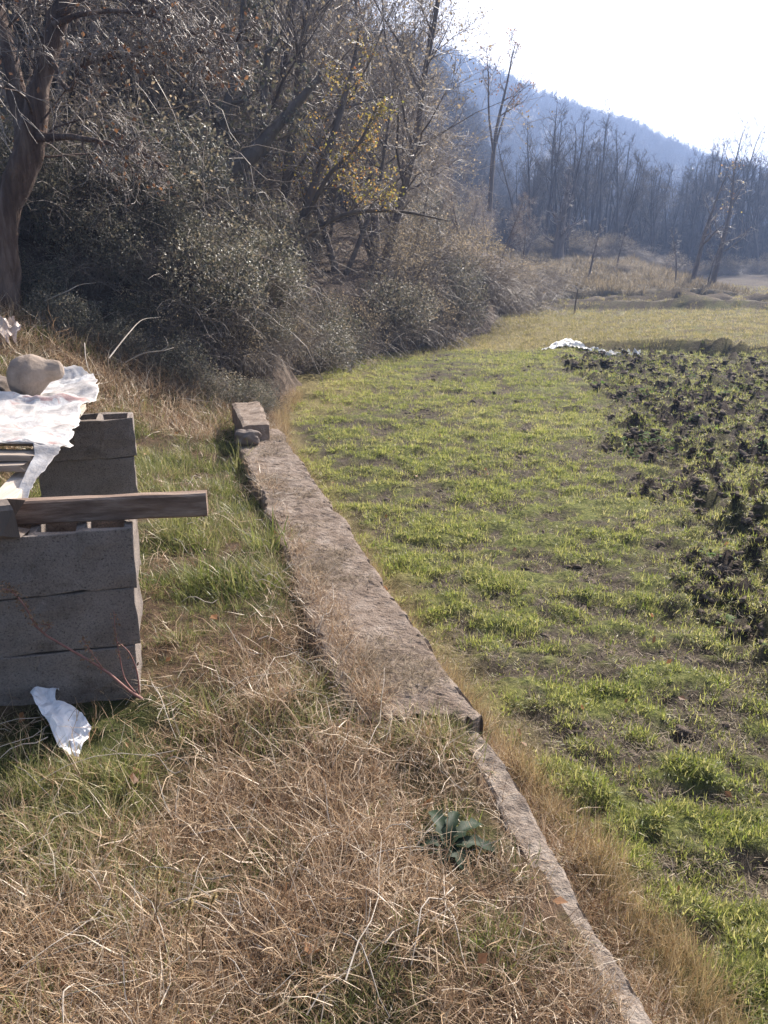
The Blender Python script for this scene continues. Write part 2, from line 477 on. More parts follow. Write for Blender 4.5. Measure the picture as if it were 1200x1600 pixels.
def terrace_z(x, y):
    x = np.asarray(x, float); y = np.asarray(y, float)
    s = wx(y) - x
    z = (fbm(x * 2.2, y * 2.2, 91, 4) - .5) * .15 - .015 - .05 * sstep(y, 3.2, 5.0) * (1 - sstep(s, .5, 1.2))
    z = z + .03 * sstep(y, 3.3, 4.3) * sstep(s, .8, 1.3) + .045 * (1 - sstep(y, 4.0, 5.2)) * sstep(s, .42, .56) * sstep(y, 2.0, 2.4)
    (ax, ay), (bx, by) = TF
    L = math.hypot(bx - ax, by - ay)
    d = ((bx - ax) * (y - ay) - (by - ay) * (x - ax)) / L * -1
    d = d + (fbm(x * .9, y * .9, 14, 3) - .5) * .7
    z = z + np.minimum(.46 * np.maximum(d, 0), 1.6) * sstep(y, 3.0, 5.5) + .05 * sstep(d, -.2, 1.2) * (fbm(x * 3, y * 3, 15, 3) - .5)
    z = z - .12 * sstep(y, 7.0, 8.6) * (1 - sstep(s, .0, .6))
    return z


def terrace_sheet():
    ys = np.geomspace(.35, 13.5, 330)
    ss = np.concatenate([[-.10, -.02, .03, .06], np.linspace(.09, .7, 40), .7 + np.geomspace(.02, 9.0, 150)])
    Y, S = np.meshgrid(ys, ss, indexing='ij')
    X = wx(Y) - S
    Z = terrace_z(X, Y)
    Z = np.where(S < .05, -0.9, Z)
    Z[:, 2] = np.minimum(Z[:, 3], -.04) - .2
    V = np.stack([X, Y, Z], -1).reshape(-1, 3)
    o = mesh_np('terrace_ground', V, grid_faces(*X.shape)[:, ::-1], M['terrace'])
    tag(o, kind='structure')


def field_sheet():
    ys = np.concatenate([np.geomspace(.5, 75, 470), np.geomspace(77, 1500, 40)])
    cs = np.linspace(-1.05, 1.05, 420)
    Y, C = np.meshgrid(ys, cs, indexing='ij')
    X = C * (Y + 1.2)
    Z = field_z(X, Y)
    V = np.stack([X, Y, Z], -1).reshape(-1, 3)
    plough, beyond, yell, far, dys = field_zones(X, Y)
    green = (1 - plough) * (1 - far) * (.04 + .9 * sstep(tuss(X, Y), .44, .6)) * (1 - .6 * np.exp(-(dys / .25) ** 2)) + plough * .3 * sstep(fbm(X * 2, Y * 3, 33, 3), .52, .65)
    edge = 1 - sstep(X - wx(Y), .25, .5)
    dry = np.maximum(np.clip(yell * (.35 + .6 * (1 - sstep(X, 4, 7))), 0, 1), .8 * edge * (1 - beyond))
    dry = np.maximum(dry, far * .22 * fbm(X * .3, Y * .8, 19, 3))
    dry = np.maximum(dry, .9 * sstep(foot_dist(X, Y), -1.2, -.4))
    o = mesh_np('field', V, grid_faces(*X.shape), M['field'], attrs={'green': ('FLOAT', green.ravel()), 'dry': ('FLOAT', dry.ravel()), 'plough': ('FLOAT', plough.ravel())})
    tag(o, kind='structure')


def hillside_sheet():
    ys = np.geomspace(7.5, 170, 330)
    cs = np.linspace(-1.3, 1.0, 330)
    Y, C = np.meshgrid(ys, cs, indexing='ij')
    X = C * Y
    Z = hill_z(X, Y)
    V = np.stack([X, Y, Z], -1).reshape(-1, 3)
    tag(mesh_np('wooded_hillside', V, grid_faces(*X.shape), M['soil_litter']), kind='structure')


HR = np.array([aty(u, v, 380) for u, v in [(300, -10), (560, 40), (700, 84), (760, 108), (850, 144), (950, 180), (1100, 231), (1200, 254), (1400, 300), (1700, 330)]])


def dist_z(x, y):
    ridge = np.interp(np.asarray(x) * 380 / np.maximum(np.asarray(y), 100), HR[:, 0], HR[:, 2] - 8) + (fbm(np.asarray(x) * .02, np.asarray(y) * .02, 3, 3) - .5) * 9
    return -1 + ridge * sstep(y, 110, 385) ** .9


def far_hill_sheet():
    ys = np.linspace(112, 520, 90)
    xs = np.linspace(-190, 480, 160)
    Y, X = np.meshgrid(ys, xs, indexing='ij')
    Z = dist_z(X, Y) - np.where(Y > 385, (Y - 385) * .25, 0)
    V = np.stack([X, Y, Z], -1).reshape(-1, 3)
    tag(mesh_np('distant_hill', V, grid_faces(*X.shape), M['far_hill']), kind='structure')


def mound_z(x, y):
    x = np.asarray(x, float); y = np.asarray(y, float)
    fr = 33.6 + (x - 8.0) * .55 + (fbm(x * .45, y * 0 + 1, 41, 3) - .5) * 1.3     # its ragged front edge
    d = y - fr
    right = 1 - sstep(x, 15.0 + (y - 40) * .12, 21.0 + (y - 40) * .1)
    z = FZ + (.62 * sstep(d, 0, .5) * (.55 + .45 * right) + .085 * np.clip(d, 0, 22) * right) * (right ** .6) + (fbm(x * .8, y * .8, 43, 4) - .5) * .45 * sstep(d, .2, 2)
    return np.where((d < -.2) | (right < .03), FZ - 1.0, z)


def mound_sheet():
    ys = np.geomspace(30, 75, 170); cs = np.linspace(.10, .52, 200)
    Y, C = np.meshgrid(ys, cs, indexing='ij')
    X = C * Y
    V = np.stack([X, Y, mound_z(X, Y)], -1).reshape(-1, 3)
    tag(mesh_np('grassy_mound', V, grid_faces(*X.shape), M['mound']), kind='structure')


terrace_sheet(); field_sheet(); hillside_sheet(); far_hill_sheet(); mound_sheet()

# ------------------------------------------------------------------ haze
vm = bpy.data.materials.new('haze_air'); vm.use_nodes = True
vt = vm.node_tree
vt.nodes.remove(vt.nodes['Principled BSDF'])
pv = vt.nodes.new('ShaderNodeVolumePrincipled')
pv.inputs['Color'].default_value = (0.40, 0.57, 1.0, 1)
pv.inputs['Density'].default_value = HAZE
pv.inputs['Anisotropy'].default_value = 0.35
vt.links.new(pv.outputs[0], vt.nodes['Material Output'].inputs['Volume'])
hx0, hx1, hy0, hy1, hz0, hz1 = -1700, 1700, -60, 1560, -3, 112
hv = [(x, y, z) for x in (hx0, hx1) for y in (hy0, hy1) for z in (hz0, hz1)]
tag(mesh_np('haze', hv, np.array([(0, 1, 3, 2), (4, 6, 7, 5), (0, 4, 5, 1), (2, 3, 7, 6), (0, 2, 6, 4), (1, 5, 7, 3)]), vm, False), kind='stuff')

# ------------------------------------------------------------------ scattering
def scatter(name, P, rot, scl, idx, sources, label=None, kind='stuff', parent=None):
    """one object whose geometry nodes put copies of the source meshes on given points"""
    col = bpy.data.collections.new(name + '_sources')
    for i, so in enumerate(sources):
        so.name = '%s_%02d' % (name, i)
        col.objects.link(so)
    scl = np.asarray(scl, float)
    if scl.ndim == 1: scl = np.repeat(scl[:, None], 3, 1)
    o = mesh_np(name, P, [], None, attrs={'rot': ('FLOAT_VECTOR', rot), 'scl': ('FLOAT_VECTOR', scl), 'idx': ('INT', idx)})
    ng = bpy.data.node_groups.new(name, 'GeometryNodeTree')
    ng.interface.new_socket('Geometry', in_out='INPUT', socket_type='NodeSocketGeometry')
    ng.interface.new_socket('Geometry', in_out='OUTPUT', socket_type='NodeSocketGeometry')
    gi = ng.nodes.new('NodeGroupInput'); go = ng.nodes.new('NodeGroupOutput')
    ci = ng.nodes.new('GeometryNodeCollectionInfo')
    ci.inputs['Collection'].default_value = col
    ci.inputs['Separate Children'].default_value = True
    ci.inputs['Reset Children'].default_value = True
    iop = ng.nodes.new('GeometryNodeInstanceOnPoints')

    def attr(nm, typ):
        a = ng.nodes.new('GeometryNodeInputNamedAttribute'); a.data_type = typ
        a.inputs['Name'].default_value = nm
        return a.outputs['Attribute']
    L = ng.links.new
    L(gi.outputs[0], iop.inputs['Points']); L(ci.outputs[0], iop.inputs['Instance'])
    iop.inputs['Pick Instance'].default_value = True
    L(attr('idx', 'INT'), iop.inputs['Instance Index'])
    L(attr('rot', 'FLOAT_VECTOR'), iop.inputs['Rotation'])
    L(attr('scl', 'FLOAT_VECTOR'), iop.inputs['Scale'])
    L(iop.outputs[0], go.inputs[0])
    md = o.modifiers.new('scatter', 'NODES'); md.node_group = ng
    if parent: o.parent = parent
    tag(o, label, kind=kind)
    return o


def blades(name, mat, n, hmin, hmax, w, spread, lean, droop, seg=3, curl=0.3, flat=0.0, seed=0):
    """a tuft: n narrow tapering blades that rise and bend over"""
    r = np.random.default_rng(seed)
    a = r.uniform(0, 2 * math.pi, n); rad0 = spread * np.sqrt(r.uniform(0, 1, n))
    az = r.uniform(0, 2 * math.pi, n) if flat else a + r.normal(0, .9, n)
    L = r.uniform(hmin, hmax, n); th0 = np.abs(r.normal(lean, lean * .5 + .05, n)); dth = r.normal(droop, droop * .4 + .02, n) / seg
    pos = np.stack([rad0 * np.cos(a), rad0 * np.sin(a), r.uniform(0, flat, n) if flat else np.zeros(n)], -1)
    ww = w * r.uniform(.6, 1.3, n)
    side0 = r.uniform(-.6, .6, n)
    V = np.zeros((n, 2 * seg + 1, 3))
    th = th0.copy(); az2 = az.copy()
    for k in range(seg + 1):
        t = k / seg
        sd = np.stack([-np.sin(az2 + side0), np.cos(az2 + side0), np.zeros(n)], -1) * (ww * (1 - t * .75) / 2)[:, None]
        if k < seg:
            V[:, 2 * k] = pos - sd; V[:, 2 * k + 1] = pos + sd
        else:
            V[:, 2 * k] = pos
        d = np.stack([np.sin(th) * np.cos(az2), np.sin(th) * np.sin(az2), np.cos(th)], -1)
        pos = pos + d * (L / seg)[:, None]
        th = th + dth; az2 = az2 + r.normal(0, curl, n)
        if flat: pos[:, 2] = np.maximum(pos[:, 2], .003)
    nv = 2 * seg + 1
    b = np.arange(n)[:, None] * nv
    q = np.concatenate([b + np.array([2 * k, 2 * k + 1, 2 * k + 3, 2 * k + 2]) for k in range(seg - 1)]) if seg > 1 else np.zeros((0, 4), int)
    t = b + np.array([2 * seg - 2, 2 * seg - 1, 2 * seg])
    return mesh_np(name, V.reshape(-1, 3), [q, t], mat, True, link=False, attrs={'tone': ('FLOAT', np.repeat(r.uniform(0, 1, n), nv))})


def broad_leaves(name, mat, n, L, w, seed=0, zmax=.05):
    r = np.random.default_rng(seed)
    Vs, Fs = [], []
    for i in range(n):
        az = r.uniform(0, 6.28); l = L * r.uniform(.5, 1.2); ww = w * r.uniform(.7, 1.2); up = r.uniform(.2, .8); z0 = r.uniform(0, zmax * .3)
        d = np.array([math.cos(az), math.sin(az)]); sd = np.array([-d[1], d[0]])
        off = r.normal(0, L * .5, 2)
        for t, wd in ((0, .25), (.45, 1), (.8, .6), (1.0, .05)):
            z = z0 + l * up * (t - .55 * t * t)
            for sgn in (-1, 1):
                p = off + d * l * t + sd * sgn * ww * wd / 2
                Vs.append((p[0], p[1], z + abs(wd) * .006))
        b = len(Vs) - 8
        Fs += [(b + 2 * k, b + 2 * k + 1, b + 2 * k + 3, b + 2 * k + 2) for k in range(3)]
    return mesh_np(name, Vs, np.array(Fs), mat, True, link=False)


def rots(n, tilt=.25, r=R):
    return np.stack([r.normal(0, tilt, n), r.normal(0, tilt, n), r.uniform(0, 6.283, n)], -1)


# ------------------------------------------------------------------ trees
def unit(v): return v / (np.linalg.norm(v) + 1e-9)


def gen_tree(seed, H, r0, n1=9, n2=7, n3=5, lean=.06, upb=.5, l1=.42, l2=.5, start=.3, fork=0, twig_r=.006, wander=.05, sides=7, trunk_pts=None, trunk_rad=None, l3=.55, droop=0.0, st1=.0, maxr=.2, tn=14):
    """bare tree: returns lines for the trunk and main limbs, lines for the twigs, and twig ends"""
    r = np.random.default_rng(seed)
    big, small, tips = [], [], []
    stems = []
    if trunk_pts is not None:
        for tp, tr in zip(trunk_pts, trunk_rad):
            stems.append((smooth_line(tp, tn), np.interp(np.linspace(0, 1, tn), np.linspace(0, 1, len(tr)), tr)))
    else:
        ns = 1 + fork
        for k in range(ns):
            n = 11; a = r.uniform(0, 6.283)
            dl = lean if k == 0 and ns == 1 else lean + r.uniform(.08, .22)
            d = unit(np.array([math.cos(a) * dl, math.sin(a) * dl, 1.0]))
            p = np.array([0.0, 0, -.15]) if k == 0 or True else 0
            pts = [p + np.array([math.cos(a), math.sin(a), 0]) * (r0 * .6 if ns > 1 else 0)]
            hh = H * (1 if k == 0 else r.uniform(.75, 1.0))
            for i in range(n - 1):
                d = unit(d + r.normal(0, wander, 3) + np.array([0, 0, .03]))
                pts.append(pts[-1] + d * hh / (n - 1))
            rr = r0 * (1 if k == 0 else .75) * np.linspace(1, 0, n) ** .8 * .97 + twig_r
            rr[0] *= 1.25
            stems.append((np.array(pts), rr))
    for pts, rr in stems: big.append((pts, rr, sides))

    def grow(parent, prad, t, length, rad_, n, upbias, out):
        i = t * (len(parent) - 1); k = min(int(i), len(parent) - 2); f = i - k
        p = parent[k] * (1 - f) + parent[k + 1] * f
        tan = unit(parent[k + 1] - parent[k])
        q = r.normal(0, 1, 3); q -= tan * q.dot(tan); q = unit(q)
        a = r.uniform(.55, 1.15)
        d = unit(tan * math.cos(a) + q * math.sin(a))
        pts = [p]
        for j in range(n - 1):
            d = unit(d + r.normal(0, .16, 3) + np.array([0, 0, upbias * .22 - droop * .12 * j]))
            pts.append(pts[-1] + d * length / (n - 1))
        rr = np.linspace(rad_, max(twig_r * .5, rad_ * .2), n)
        return np.array(pts), rr

    for pts, rr in stems:
        Ls = np.sum(np.linalg.norm(np.diff(pts, axis=0), axis=1))
        for i in range(n1):
            t = start + (1 - start) * ((i + r.uniform(0, 1)) / n1) * .97
            L1 = Ls * l1 * (1.05 - .75 * (t - start) / (1 - start)) * r.uniform(.7, 1.2)
            ra = np.interp(t, np.linspace(0, 1, len(rr)), rr) * r.uniform(.35, .6)
            b1, br1 = grow(pts, rr, t, L1, min(max(ra, twig_r * 1.5), maxr), 7, upb, big)
            big.append((b1, br1, 5))
            for j in range(n2):
                t2 = st1 + r.uniform(.15, 1) * (1 - st1)
                b2, br2 = grow(b1, br1, min(t2, .99), L1 * l2 * (1.1 - .6 * t2) * r.uniform(.6, 1.2), max(np.interp(t2, np.linspace(0, 1, 7), br1) * .55, twig_r), 5, upb, small)
                small.append((b2, br2, 3))
                for m_ in range(n3):
                    t3 = r.uniform(.2, 1)
                    b3, br3 = grow(b2, br2, min(t3, .99), L1 * l2 * l3 * r.uniform(.5, 1.1), twig_r * .8, 4, upb * .5, small)
                    small.append((b3, br3, 3))
                    tips.append(b3[-1]); tips.append(b3[2])
    return big, small, np.array(tips)


def leaf_mesh(name, V, F, mat, parent=None, seed=0):
    tn = np.repeat(np.random.default_rng(seed).uniform(0, 1, len(V) // 4), 4)
    return tag(mesh_np(name, V, F, mat, False, parent=parent, attrs={'tone': ('FLOAT', tn)}), kind='stuff')


def leaf_quads(P, size, r, nrm_up=0.0, n_per=1, jitter=.1, asp=.55):
    """small folded leaves at points P"""
    P = np.repeat(P, n_per, 0) + r.normal(0, jitter, (len(P) * n_per, 3))
    n = len(P)
    d = r.normal(0, 1, (n, 3)); d[:, 2] -= .2; d /= np.linalg.norm(d, axis=1, keepdims=True)
    u = r.normal(0, 1, (n, 3)); u += np.array([.68, -.25, .69]) * nrm_up; s = np.cross(d, u); s /= np.linalg.norm(s, axis=1, keepdims=True) + 1e-9
    nn = np.cross(s, d)
    L = size * r.uniform(.6, 1.35, n)[:, None]
    a = P; b = P + d * L; m = P + d * L * .45
    V = np.stack([a, m + s * L * asp / 2 + nn * L * .08, b, m - s * L * asp / 2 + nn * L * .08], 1).reshape(-1, 3)
    i = np.arange(n)[:, None] * 4
    return V, np.concatenate([i + np.array([0, 1, 2]), i + np.array([0, 2, 3])])


def make_tree(name, loc, spec, bark, twig, leaf=None, leaf_frac=0, leaf_size=.05, leaf_sel=None, rz=0.0, rough=0):
    big, small, tips = gen_tree(**spec)
    root = empty(name, loc, rz)
    V, F = tubes(big)
    if rough: V = V + np.stack([fbm(V[:, 0] * 9 + V[:, 1] * 7, V[:, 2] * 3.2, 3, 4) - .5, fbm(V[:, 1] * 9 - V[:, 0] * 7, V[:, 2] * 3.2, 13, 4) - .5, 0 * V[:, 0]], -1) * rough
    mesh_np('trunk', V, F, bark, parent=root)
    V, F = tubes(small); mesh_np('crown', V, F, twig, parent=root)
    if leaf is not None:
        r = np.random.default_rng(spec['seed'] + 5)
        k = r.uniform(0, 1, len(tips)) < leaf_frac
        if leaf_sel is not None: k &= leaf_sel(tips)
        V, F = leaf_quads(tips[k], leaf_size, r, n_per=2, jitter=leaf_size * 1.2, asp=.7)
        leaf_mesh('foliage', V, F, leaf, root)
    return root


def ground_any(x, y):
    return float(max(hill_z(np.array([x]), np.array([y]))[0], mound_z(np.array([x]), np.array([y]))[0], field_z(np.array([x]), np.array([y]))[0]))


# -- the big reddish tree at the left edge
def left_tree():
    Y = 8.5
    A = [np.array(aty(u, v, Y + dy)) for u, v, dy in [(4, 492, 0), (8, 400, 0), (14, 330, .02), (34, 265, .05), (52, 205, .1), (66, 130, .15), (84, 55, .2), (108, -40, .25), (140, -170, .3)]]
    B = [np.array(aty(u, v, Y + dy)) for u, v, dy in [(45, 235, .1), (30, 150, .25), (8, 60, .4), (-18, -50, .55), (-40, -200, .7)]]
    C_ = [np.array(aty(u, v, Y + dy)) for u, v, dy in [(58, 215, .0), (110, 214, -.1), (160, 222, -.2), (215, 236, -.3), (262, 268, -.4)]]
    D_ = [np.array(aty(u, v, Y + dy)) for u, v, dy in [(85, 40, .1), (140, 20, 0), (230, 22, -.1), (320, 60, -.2), (410, 62, -.3)]]
    E_ = [np.array(aty(u, v, Y + dy)) for u, v, dy in [(95, 20, .1), (150, -10, .2), (240, 10, .2), (300, 75, .1), (360, 82, 0)]]
    F_ = [np.array(aty(u, v, Y + dy)) for u, v, dy in [(78, 90, .1), (110, 140, .0), (130, 105, -.1), (180, 90, -.2), (240, 88, -.3)]]
    base = A[0].copy()
    tr = [[p - base for p in L] for L in (A, B, C_, D_, E_, F_)]
    rd = [[.15, .12, .12, .15, .14, .10, .09, .08, .06], [.11, .085, .07, .06, .045], [.045, .03, .022, .014, .008], [.03, .022, .016, .012, .007], [.03, .022, .016, .012, .006], [.026, .02, .016, .012, .006]]
    spec = dict(seed=5, H=5, r0=.2, n1=20, n2=8, n3=4, upb=-.1, l1=.36, l2=.5, start=.35, twig_r=.005, trunk_pts=tr, trunk_rad=rd, sides=22, droop=.3, maxr=.013, tn=60)
    t = make_tree('bare_tree', tuple(base), spec, M['red_bark'], M['twig'], M['brown_leaf'], .04, .05, rough=.11)
    tag(t, 'big reddish bare tree with a forked thick trunk at the left edge of the photo', 'tree')


left_tree()

# -- hillside trees: six kinds of bare tree, copied up the slope
HS = []
for k, spec in enumerate([
        dict(seed=21, H=9.0, r0=.13, n1=15, n2=8, n3=7, lean=.12, upb=.35, l1=.36, start=.22, twig_r=.006),
        dict(seed=22, H=8.0, r0=.10, n1=13, n2=9, n3=7, lean=.2, upb=.2, l1=.42, start=.2, fork=1, twig_r=.006),
        dict(seed=23, H=10.0, r0=.14, n1=16, n2=8, n3=7, lean=.1, upb=.5, l1=.33, start=.3, twig_r=.006),
        dict(seed=24, H=6.5, r0=.075, n1=12, n2=8, n3=7, lean=.25, upb=.1, l1=.45, start=.15, fork=2, twig_r=.005),
        dict(seed=25, H=7.5, r0=.09, n1=14, n2=8, n3=6, lean=.3, upb=.25, l1=.42, start=.18, fork=1, twig_r=.005, droop=.2)]):
    leaf = (M['shrub_leaf'], M['shrub_leaf'], M['brown_leaf'], M['shrub_leaf'], M['shrub_leaf'])[k]
    HS.append((spec, leaf, (.16, .4, .12, .25, .5)[k]))
kinds = ['bare grey tree rising from the wooded hillside', 'forked bare tree tangled with small dull leaves on the hillside',
         'tall straight bare tree on the wooded hillside', 'thin many-stemmed bare tree leaning over the thicket', 'leaning bare tree clothed in small dull leaves on the hillside']
protos = []
rt = np.random.default_rng(77)
cand = []
for band, n in ((0, 30), (1, 62), (2, 62)):
    tries = 0
    while n and tries < 4000:
        tries += 1
        lo, hi = ((11.5, 18), (17, 32), (30, 62))[band]
        y = rt.uniform(lo, hi); x = y * rt.uniform(-.62, .18)
        d = float(foot_dist(np.array([x]), np.array([y]))[0])
        if d < (1.5, 1.0, .8)[band] or d > 26: continue
        if y < 14 and x > -4.6: continue
        if any((x - a) ** 2 + (y - b) ** 2 < (.7 + .02 * y) ** 2 for a, b in cand): continue
        cand.append((x, y)); n -= 1
n = 0
while n < 16:
    y = rt.uniform(19, 42); x = y * rt.uniform(-.10, .045)
    if float(foot_dist(np.array([x]), np.array([y]))[0]) < 1.0 or any((x - a) ** 2 + (y - b) ** 2 < .8 for a, b in cand): continue
    cand.append((x, y)); n += 1
for i, (x, y) in enumerate(cand):
    k = int(rt.integers(0, 5))
    if len(protos) <= k or protos[k] is None:
        while len(protos) <= k: protos.append(None)
        spec, leaf, fr = HS[k]
        t = make_tree('bare_tree', (0, 0, 0), spec, M['bark'], M['twig'], leaf, fr, .06)
        protos[k] = t
    else:
        t = copy_tree(protos[k])
    s = rt.uniform(.75, 1.15) * (1.0 if y < 35 else .95)
    s *= 1 - .6 * float(sstep(x / y, -.02, .075))
    t.location = (x, y, ground_any(x, y) - .05)
    t.rotation_euler = (rt.normal(0, .06), rt.normal(.05, .08), rt.uniform(0, 6.28))
    t.scale = (s, s, s * rt.uniform(.9, 1.1))
    tag(t, kinds[k], 'tree', 'bare trees on the wooded hillside')

# -- the leaning ivy-dark trunk in the thicket, the yellow-leaved tree, the tall tree against the sky
def px_tree(name, stems, rads, Y, seed, label, leaf=None, frac=0, lsize=.05, bark='bark', sel=None, **kw):
    P = [[np.array(aty(u, v, Y + (q[0] if q else 0))) for u, v, *q in st] for st in stems]
    base = P[0][0].copy()
    tr = [[p - base for p in st] for st in P]
    spec = dict(seed=seed, H=5, r0=.1, trunk_pts=tr, trunk_rad=rads, **kw)
    t = make_tree(name, tuple(base), spec, M[bark], M['twig'], leaf, frac, lsize, sel)
    tag(t, label, 'tree')
    return t


px_tree('leaning_tree', [[(250, 400), (285, 330, .1), (330, 285, .2), (390, 245, .3), (430, 200, .4), (500, 120, .5)], [(330, 285, .2), (345, 200, .3), (372, 100, .4), (380, 0, .5)]],
        [[.2, .19, .17, .13, .09, .04], [.09, .07, .05, .03]], 12.0, 41, 'thick dark leaning trunk with ivy crossing the middle of the thicket', M['bramble_leaf'], .55, .07,
        n1=12, n2=7, n3=4, upb=.1, l1=.3, start=.2, twig_r=.006, droop=.2)
px_tree('yellow_leaved_tree', [[(455, 430), (470, 360, .1), (490, 290, .2), (520, 215, .3), (545, 130, .4), (560, 60, .5)], [(470, 360, .1), (510, 280, -.2), (560, 225, -.4), (590, 165, -.6)], [(475, 370, .1), (540, 335, -.3), (620, 330, -.6), (700, 345, -.8)]],
        [[.09, .08, .07, .055, .04, .02], [.045, .035, .025, .012], [.045, .035, .025, .01]], 13.5, 43, 'tree with yellow and orange leaves halfway up the thicket', M['autumn_leaf'], .5, .042, sel=lambda q: (q[:, 0] < 1.75) & (q[:, 2] > 1.0) & (q[:, 2] < 3.7),
        n1=11, n2=7, n3=5, upb=.15, l1=.28, start=.25, twig_r=.005)
px_tree('forked_tall_tree', [[(765, 330), (770, 250), (776, 200, .3), (790, 140, .6), (800, 90, .9), (806, 66, 1)], [(771, 240), (764, 180, -.3), (763, 120, -.6), (760, 76, -1)], [(772, 235), (785, 190, .5), (800, 155, .9), (830, 130, 1.2)]],
        [[.13, .115, .08, .055, .03, .015], [.065, .05, .03, .012], [.06, .045, .025, .012]], 42.0, 45, 'slender forked tree standing alone above the skyline of the distant hill', M['brown_leaf'], .2, .09,
        n1=8, n2=5, n3=4, upb=.6, l1=.22, start=.42, twig_r=.009)

# -- shrubs and brambles along the bank
def make_bush(name, seed, nl, size, leaf, stems=70, arch=1.0, up=1.5):
    r = np.random.default_rng(seed)
    root = empty(name, (0, 0, 0))
    # lobed dome: leaves in shells round several lobe centres, hanging off arching stems
    lob = [(np.array([0, 0, .45]), .62)] + [(np.array([r.uniform(-.62, .62), r.uniform(-.5, .5), r.uniform(.15, .75)]), r.uniform(.25, .5)) for _ in range(9)]
    P = []
    for c, rr in lob:
        n = int(nl * rr ** 2 / sum(q[1] ** 2 for q in lob))
        d = r.normal(0, 1, (n, 3)); d /= np.linalg.norm(d, axis=1, keepdims=True)
        P.append(c + d * (rr * r.uniform(.45, 1.0, n) ** .4)[:, None] * (1 + .35 * (fbm(d[:, 0] * 3 + c[0] * 9, d[:, 1] * 3 + d[:, 2] * 3, seed, 3)[:, None] - .5)))
    P = np.concatenate(P); P = P[P[:, 2] > -.15]
    V, F = leaf_quads(P, size, r, up, 1, .03, .5)
    leaf_mesh('foliage', V, F, leaf, root)
    lines = []
    for _ in range(stems):
        a = r.uniform(0, 6.283); L = r.uniform(.6, 1.25) * arch; p = np.array([r.normal(0, .3), r.normal(0, .25), -.1]); el = r.uniform(.7, 1.4)
        pts = [p]
        for j in range(7):
            d = np.array([math.cos(a) * math.cos(el), math.sin(a) * math.cos(el), math.sin(el)])
            pts.append(pts[-1] + d * L / 6); el -= r.uniform(.1, .42); a += r.normal(0, .15)
        lines.append((np.array(pts), np.linspace(.007, .002, 8), 3))
        for _k in range(4):
            q = pts[int(r.integers(2, 8))]; d = unit(r.normal(0, 1, 3) + np.array([0, 0, .3])) * r.uniform(.08, .28)
            lines.append((np.array([q, q + d * .5 + r.normal(0, .015, 3), q + d]), np.array([.003, .0025, .0012]), 3))
    V, F = tubes(lines)
    mesh_np('cane_tangle', V, F, M['vine'], parent=root)
    return root


BV = [make_bush('bramble_bush', 101, 5600, .052, M['bramble_leaf'], 160, 1.0, 2.2), make_bush('bramble_bush', 102, 5200, .045, M['bramble_leaf'], 200, 1.05, 2.2),
      make_bush('twiggy_shrub', 103, 4400, .038, M['shrub_leaf'], 260, .95), make_bush('twiggy_shrub', 104, 3600, .034, M['shrub_leaf'], 300, 1.0)]
used = set()
rb = np.random.default_rng(9)


def bush(k, x, y, sx, sy, sz, label, group=None, dz=-.1, z=None):
    if k in used: o = copy_tree(BV[k])
    else: o = BV[k]; used.add(k)
    zz = ground_any(x, y) if z is None else z
    if y < 12: zz = max(zz, float(terrace_z(np.array([x]), np.array([y]))[0])) if x < -1.6 else zz
    o.location = (x, y, zz + dz); o.rotation_euler = (rb.normal(0, .1), rb.normal(0, .1), rb.uniform(-.7, .7)); o.scale = (sx, sy, sz)
    tag(o, label, 'shrub', group)
    if group is None and 'group' in o: del o['group']
    return o


GB = 'brambles and shrubs along the foot of the wooded bank'
bush(0, -2.2, 9.3, .85, .8, .95, 'bramble with glossy silvery leaves just left of the ledge end')
bush(1, -3.0, 8.75, .8, .55, .6, 'low bramble spilling onto the brown grass behind the block table')
bush(1, -3.75, 8.95, .7, .55, .6, 'bramble at the foot of the big reddish tree')
bush(2, -1.75, 9.6, .55, .6, .65, 'dark twiggy bush hanging over the far end of the ledge')
bush(3, 2.3, 22.2, 1.7, 1.7, 1.7, 'rounded greyish shrub bulging out over the far edge of the green field')
bush(2, 4.0, 27.5, 1.9, 1.9, 1.7, 'last pale shrub of the bank before the grassy mound')
for x, y, q in ((-2.35, 8.45, .55), (-1.85, 8.55, .5), (-2.9, 8.3, .45), (-1.6, 8.8, .42), (-1.5, 9.2, .4), (-3.45, 8.4, .5), (-4.3, 8.9, .6), (-1.6, 10.1, .5), (-3.3, 9.2, .75), (-4.9, 9.3, .8), (-2.6, 9.5, .7), (-4.1, 9.5, .9)):
    bush(int(rb.integers(0, 2)), x, y, q, q * .8, q, 'small bramble at the front of the thicket where it meets the brown bank', 'front brambles on the brown bank')
lowb = [(0, -1.75, 10.9, .75, .7), (2, -1.6, 12.0, .8, .8), (0, -1.3, 12.9, .9, .9), (1, -1.2, 14.1, .9, 1.1), (2, -.7, 15.3, 1.0, 1.2), (0, .0, 16.6, 1.1, 1.2), (2, .75, 18.0, 1.2, 1.4), (1, 1.4, 19.4, 1.2, 1.4), (0, -2.1, 10.3, 1.0, .85), (1, -3.2, 9.9, 1.0, .8), (0, -4.3, 9.7, 1.0, .85), (2, -2.5, 9.0, .6, .6), (3, -1.9, 8.9, .5, .5), (3, .3, 18.2, 1.2, 1.6), (2, 1.2, 20.6, 1.4, 1.6),
        (2, 3.0, 24.6, 1.6, 1.6), (0, -3.0, 10.7, 1.1, 1.2), (3, -3.9, 11.0, 1.1, 1.3), (0, -5.2, 10.2, 1.1, 1.0), (1, -2.2, 11.6, 1.1, 1.3), (3, 5.4, 31.5, 1.7, 1.4), (2, 6.6, 35.5, 1.7, 1.3)]
for k, x, y, s, h in lowb:
    bush(k, x, y, s, s, h, ('glossy bramble bush hanging over the foot of the wooded bank', 'dull twiggy shrub hanging over the foot of the wooded bank')[k > 1], GB)
n = 0
